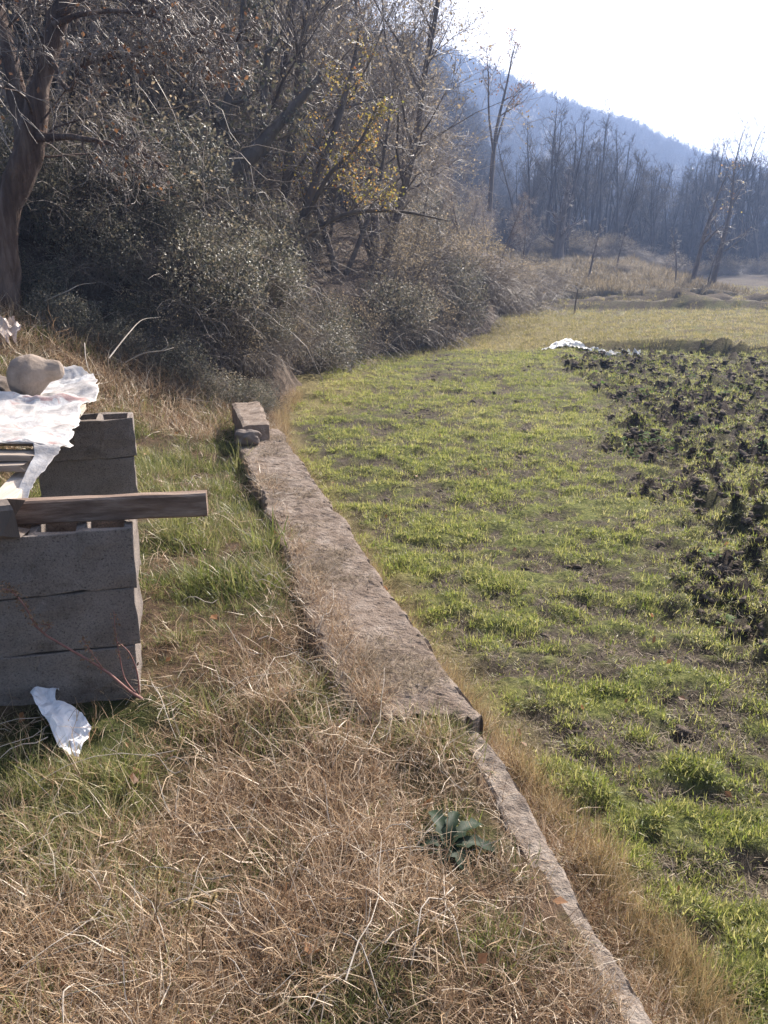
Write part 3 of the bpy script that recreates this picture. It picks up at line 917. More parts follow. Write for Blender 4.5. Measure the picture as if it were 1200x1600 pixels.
while n < 46:
    y = rb.uniform(11.5, 44); x = y * rb.uniform(-.55, .2)
    d = float(foot_dist(np.array([x]), np.array([y]))[0])
    if d < 1.6 or d > 16: continue
    k = int(rb.choice([0, 1, 2, 3], p=[.2, .15, .3, .35])); s = rb.uniform(.8, 1.5) * (.6 if y < 15 else 1)
    bush(k, x, y, s, s, s * rb.uniform(.8, 1.5), ('leafy evergreen bush under the bare trees of the hillside', 'twiggy undergrowth bush among the bare trees of the hillside')[k > 1], 'undergrowth bushes among the hillside trees')
    n += 1

# -- tangle of thin stems and vines hanging through the wood's edge
def vine_tangle():
    r = np.random.default_rng(61); L = []
    for _ in range(3400):
        y = r.uniform(9.2, 20) if r.uniform() < .75 else r.uniform(18, 32)
        x = y * r.uniform(-.55, .12); d = float(foot_dist(np.array([x]), np.array([y]))[0])
        if d < .2: continue
        z = ground_any(x, y) + r.uniform(.2, 4.5) * (1 if d > 1 else .45)
        a = r.uniform(0, 6.28); el = r.normal(-.1, .6); ln = r.uniform(.4, 1.5)
        p = np.array([x, y, z]); pts = [p]
        for j in range(6):
            p = p + np.array([math.cos(a) * math.cos(el), math.sin(a) * math.cos(el) * .6, math.sin(el)]) * ln / 6
            pts.append(p); a += r.normal(0, .35); el += r.normal(-.1, .32)
        L.append((np.array(pts), np.linspace(r.uniform(.003, .009), .003, 7), 3))
    V, F = tubes(L)
    tag(mesh_np('vines', V, F, M['vine']), kind='stuff')
    P = []
    q = r.uniform(0, 1, (26000, 3)); y = 9.5 + q[:, 0] ** 1.3 * 26; x = y * (-.55 + .70 * q[:, 1])
    d = foot_dist(x, y); k = d > .25; x, y, d = x[k], y[k], d[k]
    z = hill_z(x, y) + q[k, 2] * np.minimum(4.2, .8 + d * 1.2)
    V, F = leaf_quads(np.stack([x, y, z], -1), .05, r, .5, 1, .05, .6)
    leaf_mesh('clinging_leaves', V, F, M['shrub_leaf'])


vine_tangle()

# -- the forest beyond the field
FT = []
for k, spec in enumerate([
        dict(seed=201, H=10.5, r0=.15, n1=10, n2=6, n3=4, lean=.05, upb=.8, l1=.28, start=.42, twig_r=.012, sides=6),
        dict(seed=202, H=10.0, r0=.13, n1=9, n2=6, n3=4, lean=.1, upb=.9, l1=.3, start=.4, fork=1, twig_r=.012, sides=6),
        dict(seed=203, H=11.5, r0=.17, n1=11, n2=6, n3=4, lean=.04, upb=.7, l1=.3, start=.45, twig_r=.012, sides=6),
        dict(seed=204, H=9.5, r0=.12, n1=10, n2=6, n3=4, lean=.16, upb=.6, l1=.33, start=.35, fork=1, twig_r=.012, sides=6)]):
    FT.append(make_tree('forest_tree', (0, 0, 0), spec, M['far_twig'], M['far_twig']))
rf = np.random.default_rng(31)
fpos = []
tries = 0
while len(fpos) < 205 and tries < 20000:
    tries += 1
    y = 54 + 50 * rf.uniform(0, 1) ** 1.5; x = y * rf.uniform(.17, .56)
    d = float(foot_dist(np.array([x]), np.array([y]))[0])
    if d < 1.0 or any((x - a) ** 2 + (y - b) ** 2 < 1.1 ** 2 for a, b in fpos): continue
    fpos.append((x, y))
for i, (x, y) in enumerate(sorted(fpos, key=lambda q: q[1])):
    k = i % 4
    t = FT[k] if i < 4 else copy_tree(FT[k])
    s = rf.uniform(.68, .88) * (1.0 + .22 * float(sstep(x / y, .3, .45)))
    t.location = (x, y, ground_any(x, y) - .1); t.rotation_euler = (rf.normal(0, .05), rf.normal(.05, .06), rf.uniform(0, 6.28)); t.scale = (s, s, s)
    tag(t, 'slim bare tree in the hazy forest beyond the field', 'tree', 'bare trees of the forest beyond the field')

for i in range(34):
    q = .19 + .38 * (i + rf.uniform(0, 1)) / 34; yy = 56 + 3 * rf.uniform(0, 1)
    for _ in range(60):
        if float(foot_dist(np.array([yy * q]), np.array([yy]))[0]) > .5: break
        yy += .7
    w_ = rf.uniform(1.3, 2.2)
    bush(int(rf.integers(2, 4)), yy * q, yy, w_, w_, w_ * rf.uniform(.5, .9), 'dusky undergrowth bush at the edge of the forest beyond the field', 'undergrowth at the forest edge')
# -- saplings and old trees on the mound
def sapling(x_px, y_px, Y, h, lean_x, label, seed, r0=.05, lf=None, **kw):
    x = (x_px - 600) / 1200 * (Y * _c + 0.45)
    z = float(max(mound_z(np.array([x]), np.array([Y]))[0], field_z(np.array([x]), np.array([Y]))[0]))
    sp = dict(seed=seed, H=h, r0=r0, n1=12, n2=5, n3=3, lean=.03, upb=.3, l1=.28, start=.25, twig_r=.009, sides=6); sp.update(kw)
    t = make_tree('sapling', (x, Y, z - .05), sp, M['bark'], M['twig'], *((M['autumn_leaf'], lf, .1, lambda q: q[:, 2] > h * .55) if lf else ()))
    t.rotation_euler = (0, lean_x, rf.uniform(0, .3))
    tag(t, label, 'tree')


sapling(918, 432, 41, 2.9, .22, 'thin leaning sapling alone on the open grass of the mound', 301)
sapling(960, 420, 46, 2.6, .12, 'small sapling on top of the mound beside the leaning one', 302, .04)
sapling(1053, 455, 41, 2.8, .05, 'twiggy sapling at the front edge of the mound left of the paired trunks', 303, .035)
sapling(1080, 460, 43, 6.0, .2, 'straight slanting young tree at the right part of the mound', 304, .13)
sapling(1112, 465, 42, 6.2, .14, 'darker slanting young tree nearest the right tip of the mound', 305, .15, lf=.12)
sapling(1104, 465, 41.5, 3.2, .02, 'thin sapling tight against the foot of a thicker slanting tree', 306, .035)
sapling(868, 408, 52, 5.5, .02, 'stout dark ivy-covered tree at the left end of the mound', 307, .42, n1=16, l1=.3, start=.12)
bush(2, 13.6, 46, .8, .7, .7, 'small round bush on the mound among the saplings', z=float(mound_z(np.array([13.6]), np.array([46.]))[0]))

# -- trees that cover the distant hill and the deep forest
def lod_tree(seed):
    big, small, tips = gen_tree(seed=seed, H=7, r0=.11, n1=7, n2=6, n3=3, lean=.22, upb=.5, l1=.5, start=.2, twig_r=.035, sides=4, fork=2)
    V, F = tubes(big + small)
    return mesh_np('far_tree', V, F, M['far_twig'], link=False)


rr_ = np.random.default_rng(4)
n = 8500
x = rr_.uniform(-120, 330, n); y = 118 + 275 * rr_.uniform(0, 1, n) ** .7
k = (x / y > -.35) & (x / y < .8); x, y = x[k], y[k]
z = dist_z(x, y) - .3
n2_ = 1500
xb = rr_.uniform(0, 1, n2_); yb = rr_.uniform(60, 135, n2_); xb = yb * (-.06 + .66 * xb)
kb = foot_dist(xb, yb) > 5; xb, yb = xb[kb], yb[kb]
zb = hill_z(xb, yb) - .2
X3 = np.concatenate([np.stack([x, y, z], -1), np.stack([xb, yb, zb], -1)])
nn = len(X3)
scl = np.concatenate([rr_.uniform(.5, .95, len(x)), rr_.uniform(.55, .8, len(xb)) * (.75 + .25 * sstep(xb / yb, .12, .3))])
scatter('far_forest', X3, rots(nn, .06, rr_), scl, rr_.integers(0, 4, nn), [lod_tree(400 + i) for i in range(4)])

# ------------------------------------------------------------------ concrete ledge, wall, stones
def jag(n, amp, seed, f=6.0):
    t = np.linspace(0, 1, n)
    return (fbm(t * f * 4, t * 0, seed, 4, .6) - .5) * 2 * amp


def ledge(name, y0, y1, w, ztop, zbot, mat, ny, nw, seed, amp=.02, off=0.0, taper=None):
    ys = np.linspace(y0, y1, ny)
    xr = wx(ys) - off + jag(ny, amp, seed, (y1 - y0))
    ww = np.full(ny, w) + jag(ny, amp * .8, seed + 1, (y1 - y0))
    if taper is not None: ww = ww * taper(ys)
    cols = []
    t = np.linspace(0, 1, nw)
    for j in range(-2, nw + 2):
        if j == -2: x = xr + .01; z = np.full(ny, zbot)
        elif j == -1: x = xr + .006 + jag(ny, .006, seed + 5, 9); z = np.full(ny, ztop - .02) + jag(ny, .012, seed + 6, 16) - (.022 * (1 - sstep(ys, y0 - .05, y0 + .2)) if w > .2 else 0)
        elif j == nw: x = xr - ww - .004; z = np.full(ny, ztop - .04) + jag(ny, .01, seed + 7, 9)
        elif j == nw + 1: x = xr - ww - .01; z = np.full(ny, zbot)
        else:
            x = xr - ww * t[j]
            z = ztop + (fbm(x * 4, ys * 4, seed + 2, 6, .62) - .5) * .032 + (fbm(x * 40, ys * 40, seed + 3, 2) - .5) * .012
            if w > .2: z = z - .022 * (1 - sstep(ys, y0 - .05, y0 + .2))
            if j in (0, nw - 1): z = z - .006 - .02 * (fbm(ys * 14, ys * 0 + j, seed + 12, 3) > .58)
        cols.append(np.stack([x, ys + (jag(nw + 4, .03, seed + 8, 2)[j + 2] if False else 0), z], -1))
    G = np.stack(cols, 1)
    nc = G.shape[1]
    # ragged broken ends
    e = jag(nc, .09, seed + 9, 2) + jag(nc, .05, seed + 10, 14)
    G[0, :, 1] += e; G[-1, :, 1] += e[::-1]
    V = G.reshape(-1, 3); F = [grid_faces(ny, nc)]
    for row, flip in ((0, False), (ny - 1, True)):
        c0 = len(V); low = G[row].copy(); low[:, 2] = zbot; low[:, 1] += (-.006 if row == 0 else .006)
        V = np.vstack([V, low])
        i = np.arange(nc - 1)
        q = np.stack([row * nc + i, c0 + i, c0 + i + 1, row * nc + i + 1], -1)
        F.append(q[:, ::-1] if flip else q)
    return mesh_np(name, V, F, mat, False)


tag(ledge('concrete_ledge', 2.27, 6.95, .42, .055, -.5, M['ledge'], 420, 26, 501, .03), 'long curving brown concrete ledge between the terrace and the green field', 'ledge')
tag(ledge('retaining_wall', .25, 2.36, .09, -.012, -.7, M['wall'], 320, 12, 520, .012), 'narrow rough concrete wall top running out of the bottom of the photo beside the brown grass', 'wall')


def stone(name, loc, dims, seed, mat, rough=.25, n=28, rz=0.0):
    u = np.linspace(0, math.pi, n); v = np.linspace(0, 2 * math.pi, 2 * n, endpoint=False)
    U, Vv = np.meshgrid(u, v, indexing='ij')
    d = np.stack([np.sin(U) * np.cos(Vv), np.sin(U) * np.sin(Vv), np.cos(U)], -1)
    w = np.sin(U)
    nz = fbm(np.cos(Vv) * w * 1.6 + seed, np.sin(Vv) * w * 1.6 + d[..., 2] * 1.9, seed, 4) - .5
    q = np.abs(d) ** 2.6
    sup = (q.sum(-1)) ** (-1 / 2.6)
    P = d * (sup * (1 + rough * 2 * nz))[..., None] * np.array(dims) / 2
    nc = 2 * n
    i = np.arange(n - 1)[:, None] * nc + np.arange(nc)[None, :]; i2 = np.arange(n - 1)[:, None] * nc + (np.arange(nc)[None, :] + 1) % nc
    F = np.stack([i, i + nc, i2 + nc, i2], -1).reshape(-1, 4)
    o = mesh_np(name, P.reshape(-1, 3), F, mat)
    o.location = loc; o.rotation_euler = (0, 0, rz)
    return o


def slab_block(name, pts, z0, z1, mat, seed):
    """a rough slab on four ground corners (near-left, near-right, far-right, far-left)"""
    P = np.array(pts, float); n, m = 26, 10
    a = np.linspace(0, 1, n)[:, None, None]; b = np.linspace(0, 1, m)[None, :, None]
    top = (P[0] * (1 - b) + P[1] * b) * (1 - a) + (P[3] * (1 - b) + P[2] * b) * a
    top = top + np.stack([fbm(top[..., 0] * 7, top[..., 1] * 7, seed, 3) - .5, fbm(top[..., 0] * 7, top[..., 1] * 7, seed + 1, 3) - .5], -1) * .03
    z = z1 + (fbm(top[..., 0] * 9, top[..., 1] * 9, seed + 2, 4) - .5) * .04
    z[0] -= .012; z[-1] -= .012; z[:, 0] -= .012; z[:, -1] -= .012
    G = np.concatenate([top, z[..., None]], -1)
    V = list(G.reshape(-1, 3)); F = [tuple(f) for f in grid_faces(n, m)]
    per = [(0, j) for j in range(m)] + [(i, m - 1) for i in range(1, n)] + [(n - 1, j) for j in range(m - 2, -1, -1)] + [(i, 0) for i in range(n - 2, 0, -1)]
    b0 = len(V)
    for i, j in per:
        p = G[i, j].copy(); p[2] = z0; V.append(p)
    for k in range(len(per)):
        k2 = (k + 1) % len(per)
        F.append((per[k][0] * m + per[k][1], b0 + k, b0 + k2, per[k2][0] * m + per[k2][1]))
    return mesh_np(name, np.array(V), np.array(F), mat, False)


tag(slab_block('concrete_slab', [(-1.19, 6.38), (-.99, 6.50), (-1.24, 7.62), (-1.50, 7.50)], .02, .21, M['ledge'], 7), 'short raised concrete slab at the far end of the ledge under the thicket', 'slab')
tag(stone('rock', (-1.14, 6.30, .115), (.20, .15, .135), 3, M['rock'], .3), 'rough grey rock lying on the ledge against the raised slab', 'rock')


# -- hollow concrete blocks
def hollow_block(name, L=.48, W=.235, Hh=.217, cav=3, chip=0, seed=0):
    t = .03
    cw = (L - t * (cav + 1)) / cav
    xs = [0]
    for i in range(cav): xs += [xs[-1] + t, xs[-1] + t + cw]
    xs.append(L); ys = [0, t, W - t, W]
    # refine long spans so that the edges can be uneven
    r = np.random.default_rng(seed)
    nzl = 5
    V = {}; verts = []; F = []

    def vid(i, j, k):
        key = (i, j, k)
        if key not in V:
            x, y, z = xs[i] - L / 2, ys[j] - W / 2, Hh * k / (nzl - 1)
            n_ = r.normal(0, .0035, 3)
            verts.append((x + n_[0], y + n_[1], z + n_[2])); V[key] = len(verts) - 1
        return V[key]
    cells = [[not (j == 1 and i % 2 == 1) for j in range(3)] for i in range(len(xs) - 1)]
    nx = len(xs) - 1
    for i in range(nx):
        for j in range(3):
            if not cells[i][j]: continue
            F.append((vid(i, j, nzl - 1), vid(i + 1, j, nzl - 1), vid(i + 1, j + 1, nzl - 1), vid(i, j + 1, nzl - 1)))
            F.append((vid(i, j, 0), vid(i, j + 1, 0), vid(i + 1, j + 1, 0), vid(i + 1, j, 0)))
            for di, dj, a, b in ((-1, 0, (0, 1), (0, 0)), (1, 0, (1, 0), (1, 1)), (0, -1, (0, 0), (1, 0)), (0, 1, (1, 1), (0, 1))):
                ii, jj = i + di, j + dj
                if 0 <= ii < nx and 0 <= jj < 3 and cells[ii][jj]: continue
                for k in range(nzl - 1):
                    F.append((vid(i + a[0], j + a[1], k), vid(i + b[0], j + b[1], k), vid(i + b[0], j + b[1], k + 1), vid(i + a[0], j + a[1], k + 1)))
    o = mesh_np(name, np.array(verts), np.array(F), M['block'], False)
    bv = o.modifiers.new('edges', 'BEVEL'); bv.width = .004; bv.segments = 2; bv.limit_method = 'ANGLE'; bv.angle_limit = rad(40)
    return o




def corner_place(b, cx, cy, z, L, W, th):     # put the block's near right corner at (cx, cy)
    c, s = math.cos(th), math.sin(th)
    b.location = (cx - c * L / 2 - s * W / 2, cy - s * L / 2 + c * W / 2, z); b.rotation_euler = (0, 0, th)


rows = [('bottom block of the near stack, half sunk in dark grass behind the torn paper', 0), ('middle block of the near stack, with the dry weed in front of it', 1), ('top hollow block of the near stack, carrying the brown beam', 2)]
for lab, k in rows:
    b = hollow_block('concrete_block', L=.632, cav=4, seed=600 + k)
    corner_place(b, (-.885, -.868, -.852)[k], 2.45, -.004 + .2195 * k, .632, .235, (.255, .24, .25)[k])
    tag(b, lab, 'block', 'stacked hollow concrete blocks')
rows = [('bottom block of the far stack, hidden in the grass behind the beam', 0), ('second block of the far stack, just above the beam', 1), ('top hollow block of the far stack, its open cells beside the white sack', 2)]
for lab, k in rows:
    b = hollow_block('concrete_block', L=.50, Hh=.215, seed=610 + k)
    corner_place(b, (-1.43, -1.41, -1.39)[k], 4.2, .035 + .2175 * k, .50, .235, (.30, .29, .31)[k])
    tag(b, lab, 'block', 'stacked hollow concrete blocks')


# -- timber
def timber(name, a, b, w, h, mat, seed=0, ends=.0, twist=0.0, n=14):
    """a board from a to b (centre line), w wide, h thick, with slightly worn edges"""
    a = np.array(a, float); b = np.array(b, float); d = b - a; L = np.linalg.norm(d); d = d / L
    s = unit(np.cross(d, np.array([0, 0, 1.0]))); u = np.cross(s, d)
    r = np.random.default_rng(seed)
    e = min(h, w) * .12
    prof = [(-w / 2 + e, -h / 2), (w / 2 - e, -h / 2), (w / 2, -h / 2 + e), (w / 2, h / 2 - e), (w / 2 - e, h / 2), (-w / 2 + e, h / 2), (-w / 2, h / 2 - e), (-w / 2, -h / 2 + e)]
    V = []; m = len(prof)
    bow = r.normal(0, .004, n).cumsum() * .4
    for i in range(n):
        t = i / (n - 1); ph = twist * t
        for k, (p, q) in enumerate(prof):
            p2 = p * math.cos(ph) - q * math.sin(ph); q2 = p * math.sin(ph) + q * math.cos(ph)
            ex = r.normal(0, ends) if i in (0, n - 1) else 0
            V.append(a + d * (L * t + ex) + s * (p2 + r.normal(0, .0008)) + u * (q2 + bow[i] + r.normal(0, .0008)))
    F = [(i * m + k, i * m + (k + 1) % m, (i + 1) * m + (k + 1) % m, (i + 1) * m + k) for i in range(n - 1) for k in range(m)]
    me_F = [np.array(F), np.array([list(range(m))[::-1], [(n - 1) * m + k for k in range(m)]])]
    V = np.array(V); c = (a + b) / 2
    o = mesh_np(name, V - c, me_F, mat, False)
    o.location = c
    return o


bz = .655
tag(timber('wooden_beam', (-2.0, 2.365, bz + .04), (-.618, 2.565, bz + .045), .055, .083, M['brown_wood'], 1), 'long brown timber beam laid across the near block stack, its sawn end over the grass', 'beam')
tag(timber('bearer_board', (-1.315, 2.52, bz + .055), (-1.68, 4.2, bz + .10), .085, .028, M['bleached_wood'], 2, .02), 'pale weathered board running back under the sack to the far blocks', 'board')
tag(timber('bearer_board', (-1.85, 2.5, bz + .09), (-1.95, 4.5, bz + .085), .14, .03, M['old_wood'], 12, .01), 'grey board under the sack near the left edge of the photo', 'board')
tag(timber('plank', (-2.4, 2.84, .80), (-1.345, 2.90, .797), .11, .024, M['old_wood'], 3, .006), 'upper grey plank sticking out from under the front edge of the sack', 'plank')
tag(timber('plank', (-2.4, 2.79, .768), (-1.365, 2.85, .766), .10, .026, M['old_wood'], 4, .006), 'lower grey plank beneath the other one at the front of the sack', 'plank')
tag(timber('plank', (-2.5, 3.55, .80), (-1.47, 3.62, .80), .15, .025, M['old_wood'], 5, .006), 'plank whose end pokes out under the right edge of the sack', 'plank')
tag(timber('plank', (-2.5, 4.02, .82), (-1.62, 4.06, .82), .16, .025, M['old_wood'], 6, .006), 'plank under the boulder at the back of the table', 'plank')
tag(timber('plank', (-2.5, 3.15, .80), (-1.40, 3.18, .80), .18, .025, M['old_wood'], 7, .006), 'middle plank hidden beneath the white sack', 'plank')
tag(timber('broken_post', (-1.85, 2.24, .715), (-1.205, 2.375, .715), .11, .11, M['bark'], 8, .02), 'thick dark broken timber end resting on the near blocks at the left edge', 'post')  # dark bark colour puts the shade of its unlit end into the material


# -- sack with red print
def sack_mat():
    m, nt, b, out = new_mat('woven_sack')
    tc = nt.nodes.new('ShaderNodeTexCoord')
    wn_ = nt.nodes.new('ShaderNodeTexNoise'); wn_.inputs['Scale'].default_value = 9; nt.links.new(tc.outputs['Object'], wn_.inputs['Vector'])
    ws = N(nt, 'ShaderNodeVectorMath', operation='MULTIPLY_ADD'); ws.inputs[1].default_value = (.25, .25, .25)
    nt.links.new(wn_.outputs['Color'], ws.inputs[0]); nt.links.new(tc.outputs['Object'], ws.inputs[2])
    wo = N(nt, 'ShaderNodeVectorMath', operation='SUBTRACT'); wo.inputs[1].default_value = (.125, .125, .125); nt.links.new(ws.outputs[0], wo.inputs[0])
    sp = nt.nodes.new('ShaderNodeSeparateXYZ'); nt.links.new(wo.outputs[0], sp.inputs[0])
    f = noise_fac(nt, 6, 5, 0.65); f2 = noise_fac(nt, 5, 3, 0.6, sx=(1, 4, 1))
    white = ramp(nt, f, [(0.3, (0.36, 0.33, 0.31)), (0.5, (0.52, 0.495, 0.48)), (0.65, (0.66, 0.65, 0.64))])
    # faded red printed bands, broken up by wear
    def band(lo, hi):
        a = N(nt, 'ShaderNodeMath', operation='GREATER_THAN', i_1=lo); nt.links.new(sp.outputs['Y'], a.inputs[0])
        c = N(nt, 'ShaderNodeMath', operation='LESS_THAN', i_1=hi); nt.links.new(sp.outputs['Y'], c.inputs[0])
        q = N(nt, 'ShaderNodeMath', operation='MULTIPLY'); nt.links.new(a.outputs[0], q.inputs[0]); nt.links.new(c.outputs[0], q.inputs[1])
        return q.outputs[0]
    tot = None
    for lo, hi in ((2.93, 3.02), (3.08, 3.16), (3.24, 3.28), (3.74, 3.80)):
        bnd = band(lo, hi)
        if tot is None: tot = bnd
        else:
            q = N(nt, 'ShaderNodeMath', operation='ADD'); nt.links.new(tot, q.inputs[0]); nt.links.new(bnd, q.inputs[1]); tot = q.outputs[0]
    left = N(nt, 'ShaderNodeMath', operation='LESS_THAN', i_1=-1.33); nt.links.new(sp.outputs['X'], left.inputs[0])
    wear = ramp(nt, f2, [(0.48, (0, 0, 0)), (0.6, (.85, .85, .85))])
    q1 = N(nt, 'ShaderNodeMath', operation='MULTIPLY'); nt.links.new(tot, q1.inputs[0]); nt.links.new(left.outputs[0], q1.inputs[1])
    q2 = N(nt, 'ShaderNodeMath', operation='MULTIPLY'); nt.links.new(q1.outputs[0], q2.inputs[0]); nt.links.new(wear, q2.inputs[1])
    nt.links.new(mix_rgb(nt, q2.outputs[0], white, (0.38, 0.22, 0.20)), b.inputs['Base Color'])
    b.inputs['Roughness'].default_value = 0.55
    add_bump(nt, b, noise_fac(nt, 14, 4, 0.6), 0.5, 0.02)
    return m


M['sack'] = sack_mat()


def sack():
    rows = [  # (Y, left x, right x, z of the right edge)
        (2.53, -1.298, -1.288, .60), (2.58, -1.302, -1.285, .645), (2.66, -1.318, -1.278, .71), (2.75, -1.325, -1.268, .755), (2.865, -1.335, -1.25, .79), (2.92, -1.36, -1.245, .81),
        (2.935, -2.4, -1.245, .815), (3.0, -2.4, -1.25, .81), (3.06, -2.4, -1.27, .805), (3.2, -2.4, -1.31, .81), (3.45, -2.4, -1.385, .81), (3.68, -2.4, -1.45, .83),
        (3.78, -2.4, -1.44, .84), (3.95, -2.3, -1.47, .87), (4.10, -2.1, -1.53, .88), (4.28, -1.93, -1.585, .88), (4.45, -1.95, -1.69, .885), (4.72, -1.97, -1.90, .90)]
    rows = np.array(rows); ny, nx = 110, 70
    ys = np.interp(np.linspace(0, 1, ny), np.linspace(0, 1, len(rows)), rows[:, 0])
    xl, xr, zr = [np.interp(ys, rows[:, 0], rows[:, i]) for i in (1, 2, 3)]
    xr = xr + jag(ny, .022, 702, 9)
    t = np.linspace(0, 1, nx)[None, :] ** .8
    X = xl[:, None] * (1 - t) + xr[:, None] * t; Y = np.repeat(ys[:, None], nx, 1)
    flat = .825 + .02 * sstep(Y, 3.7, 4.1)
    edge = sstep(xr[:, None] - X, .0, .16)
    Z = flat * edge + (zr[:, None] * (1 - edge))
    front = sstep(Y, 2.86, 2.94)
    Z = Z * front + (1 - front) * zr[:, None]
    w = fbm(X * 5 + Y * 2, Y * 7 - X * 3, 705, 4, .55) - .5
    crease = np.abs(fbm(X * 4 - Y * 5, Y * 3 + X * 2, 711, 3) - .5)
    Z = Z + (w * .065 + (.12 - crease) * .10 * (crease < .12)) * (.3 + .7 * front) + .012
    fold = np.exp(-((Y - 3.80 - (X + 1.6) * .1) / .05) ** 2)
    Z = Z + fold * .05 * edge
    Y = Y + (fbm(X * 9, X * 0 + 2, 720, 3) - .5) * .06
    o = mesh_np('feed_sack', np.stack([X, Y, Z], -1).reshape(-1, 3), grid_faces(ny, nx), M['sack'])
    s = o.modifiers.new('cloth', 'SOLIDIFY'); s.thickness = .002
    tag(o, 'crumpled white woven sack with faded red print spread over the planks', 'sack')


sack()


def boulder():
    n, m = 60, 64
    t = np.linspace(0, 1, n)
    xs = np.array([0, .008, .035, .08, .13, .17, .20, .235, .262, .274, .278]); rs = np.array([0, .05, .095, .118, .11, .08, .056, .05, .042, .022, 0])
    s = t ** 1 * 10
    x = np.interp(s, np.arange(11), xs); r_ = np.interp(s, np.arange(11), rs)
    for _ in range(3):
        r_[1:-1] = (r_[:-2] + 2 * r_[1:-1] + r_[2:]) / 4
    a = np.linspace(0, 2 * math.pi, m, endpoint=False)
    X, A = np.meshgrid(x, a, indexing='ij'); Rr = np.repeat(r_[:, None], m, 1) * (1 + .30 * (fbm(np.cos(A) * 1.3 + X * 7, np.sin(A) * 1.3 + X * 3, 5, 5) - .5))
    cz = np.interp(X, [0, .1, .2, .275], [0, 0, .028, .03])
    P = np.stack([X - .11, np.cos(A) * Rr * .92, np.sin(A) * Rr * 1.02 + cz], -1)
    i = np.arange(n - 1)[:, None] * m + np.arange(m)[None, :]; i2 = np.arange(n - 1)[:, None] * m + (np.arange(m)[None, :] + 1) % m
    o = mesh_np('boulder', P.reshape(-1, 3), np.stack([i, i2, i2 + m, i + m], -1).reshape(-1, 4), M['boulder'])
    o.location = (-1.80, 3.93, .945); o.rotation_euler = (0, -.05, .25)
    tag(o, 'smooth tan pear-shaped boulder weighing down the back of the white sack', 'boulder')


boulder()
tag(stone('rock', (-2.02, 3.95, .885), (.18, .2, .13), 8, M['rock'], .2), 'pale stone half out of the photo left of the tan boulder', 'rock')


# -- crumpled scraps
def scrap_mat(name, col):
    m, nt, b, out = new_mat(name)
    f = noise_fac(nt, 20, 4, .6)
    nt.links.new(ramp(nt, f, [(0.3, tuple(c * .82 for c in col)), (0.65, col)]), b.inputs['Base Color'])
    b.inputs['Roughness'].default_value = .5
    return m


M['paper'] = scrap_mat('torn_paper', (.82, .83, .86))
M['plastic'] = scrap_mat('white_plastic', (.84, .83, .81))
M['rag'] = scrap_mat('pale_rag', (.56, .47, .42))


def crumple(name, outline, n, amp, mat, seed, zf, freq=9):
    """outline: world x,y corners of a quad-ish strip given as two edges of equal length"""
    A = smooth_line([(*p, 0) for p in outline[0]], n); B = smooth_line([(*p, 0) for p in outline[1]], n)
    m = max(8, n // 2)
    t = np.linspace(0, 1, m)[None, :, None]
    G = A[:, None, :] * (1 - t) + B[:, None, :] * t
    X, Y = G[..., 0], G[..., 1]
    X = X + (fbm(X * freq, Y * freq, seed, 3) - .5) * amp * .8; Y = Y + (fbm(X * freq, Y * freq, seed + 9, 3) - .5) * amp * .8
    c = np.abs(fbm(X * freq, Y * freq, seed + 3, 4, .6) - .5) * 2
    Z = zf(X, Y) + c * amp * 1.6
    o = mesh_np(name, np.stack([X, Y, Z], -1).reshape(-1, 3), grid_faces(n, m), mat, False)
    s = o.modifiers.new('sheet', 'SOLIDIFY'); s.thickness = .0012
    return o


def P2(*uv, z=.05): return [at(u, v, z)[:2] for u, v in uv]


o = crumple('paper_scrap', (P2((52, 1098), (62, 1124), (88, 1146), (122, 1164)), P2((96, 1084), (86, 1102), (118, 1106), (138, 1122))), 26, .035, M['paper'], 801,
            lambda X, Y: terrace_z(X, Y) + .03 + .03 * sstep(-(X + .9) - .15, .0, .12))
tag(o, 'torn white paper scrap in the shaded grass before the near block stack', 'paper')
zfl = lambda X, Y: field_z(X, Y) + .02
o = crumple('plastic_sheet', (P2((846, 545), (880, 541), (906, 544), (938, 549), (1003, 553), z=FZ + .08), P2((850, 543), (884, 536), (910, 541), (942, 546), (1000, 551), z=FZ + .08)), 90, .045, M['plastic'], 811, zfl, 5)
tag(o, 'long crumpled strip of white plastic at the far edge of the green field', 'plastic sheet')
zt = lambda X, Y: np.maximum(terrace_z(X, Y), hill_z(X, Y)) + .1
o = crumple('rag', ([(-3.95, 7.2), (-3.7, 7.05), (-3.42, 7.1)], [(-3.9, 7.6), (-3.7, 7.65), (-3.5, 7.55)]), 30, .18, M['rag'], 821, lambda X, Y: terrace_z(X, Y) + .08, 6)
tag(o, 'pale crumpled rag on the brown bank behind the boulder', 'rag')


# -- thin stick standing in the meadow, sticks on the bank
def stick(name, pts, r0, r1, mat, label, cat, side=None):
    P = np.array(pts, float); c = P[0].copy()
    L = [(smooth_line(P - c, 14), np.linspace(r0, r1, 14), 6)]
    for s_ in side or ():
        Q = np.array(s_, float) - c
        L.append((smooth_line(Q, 8), np.linspace(r0 * .6, r1 * .7, 8), 5))
    V, F = tubes(L)
    o = mesh_np(name, V, F, mat); o.location = c
    tag(o, label, cat)
    return o


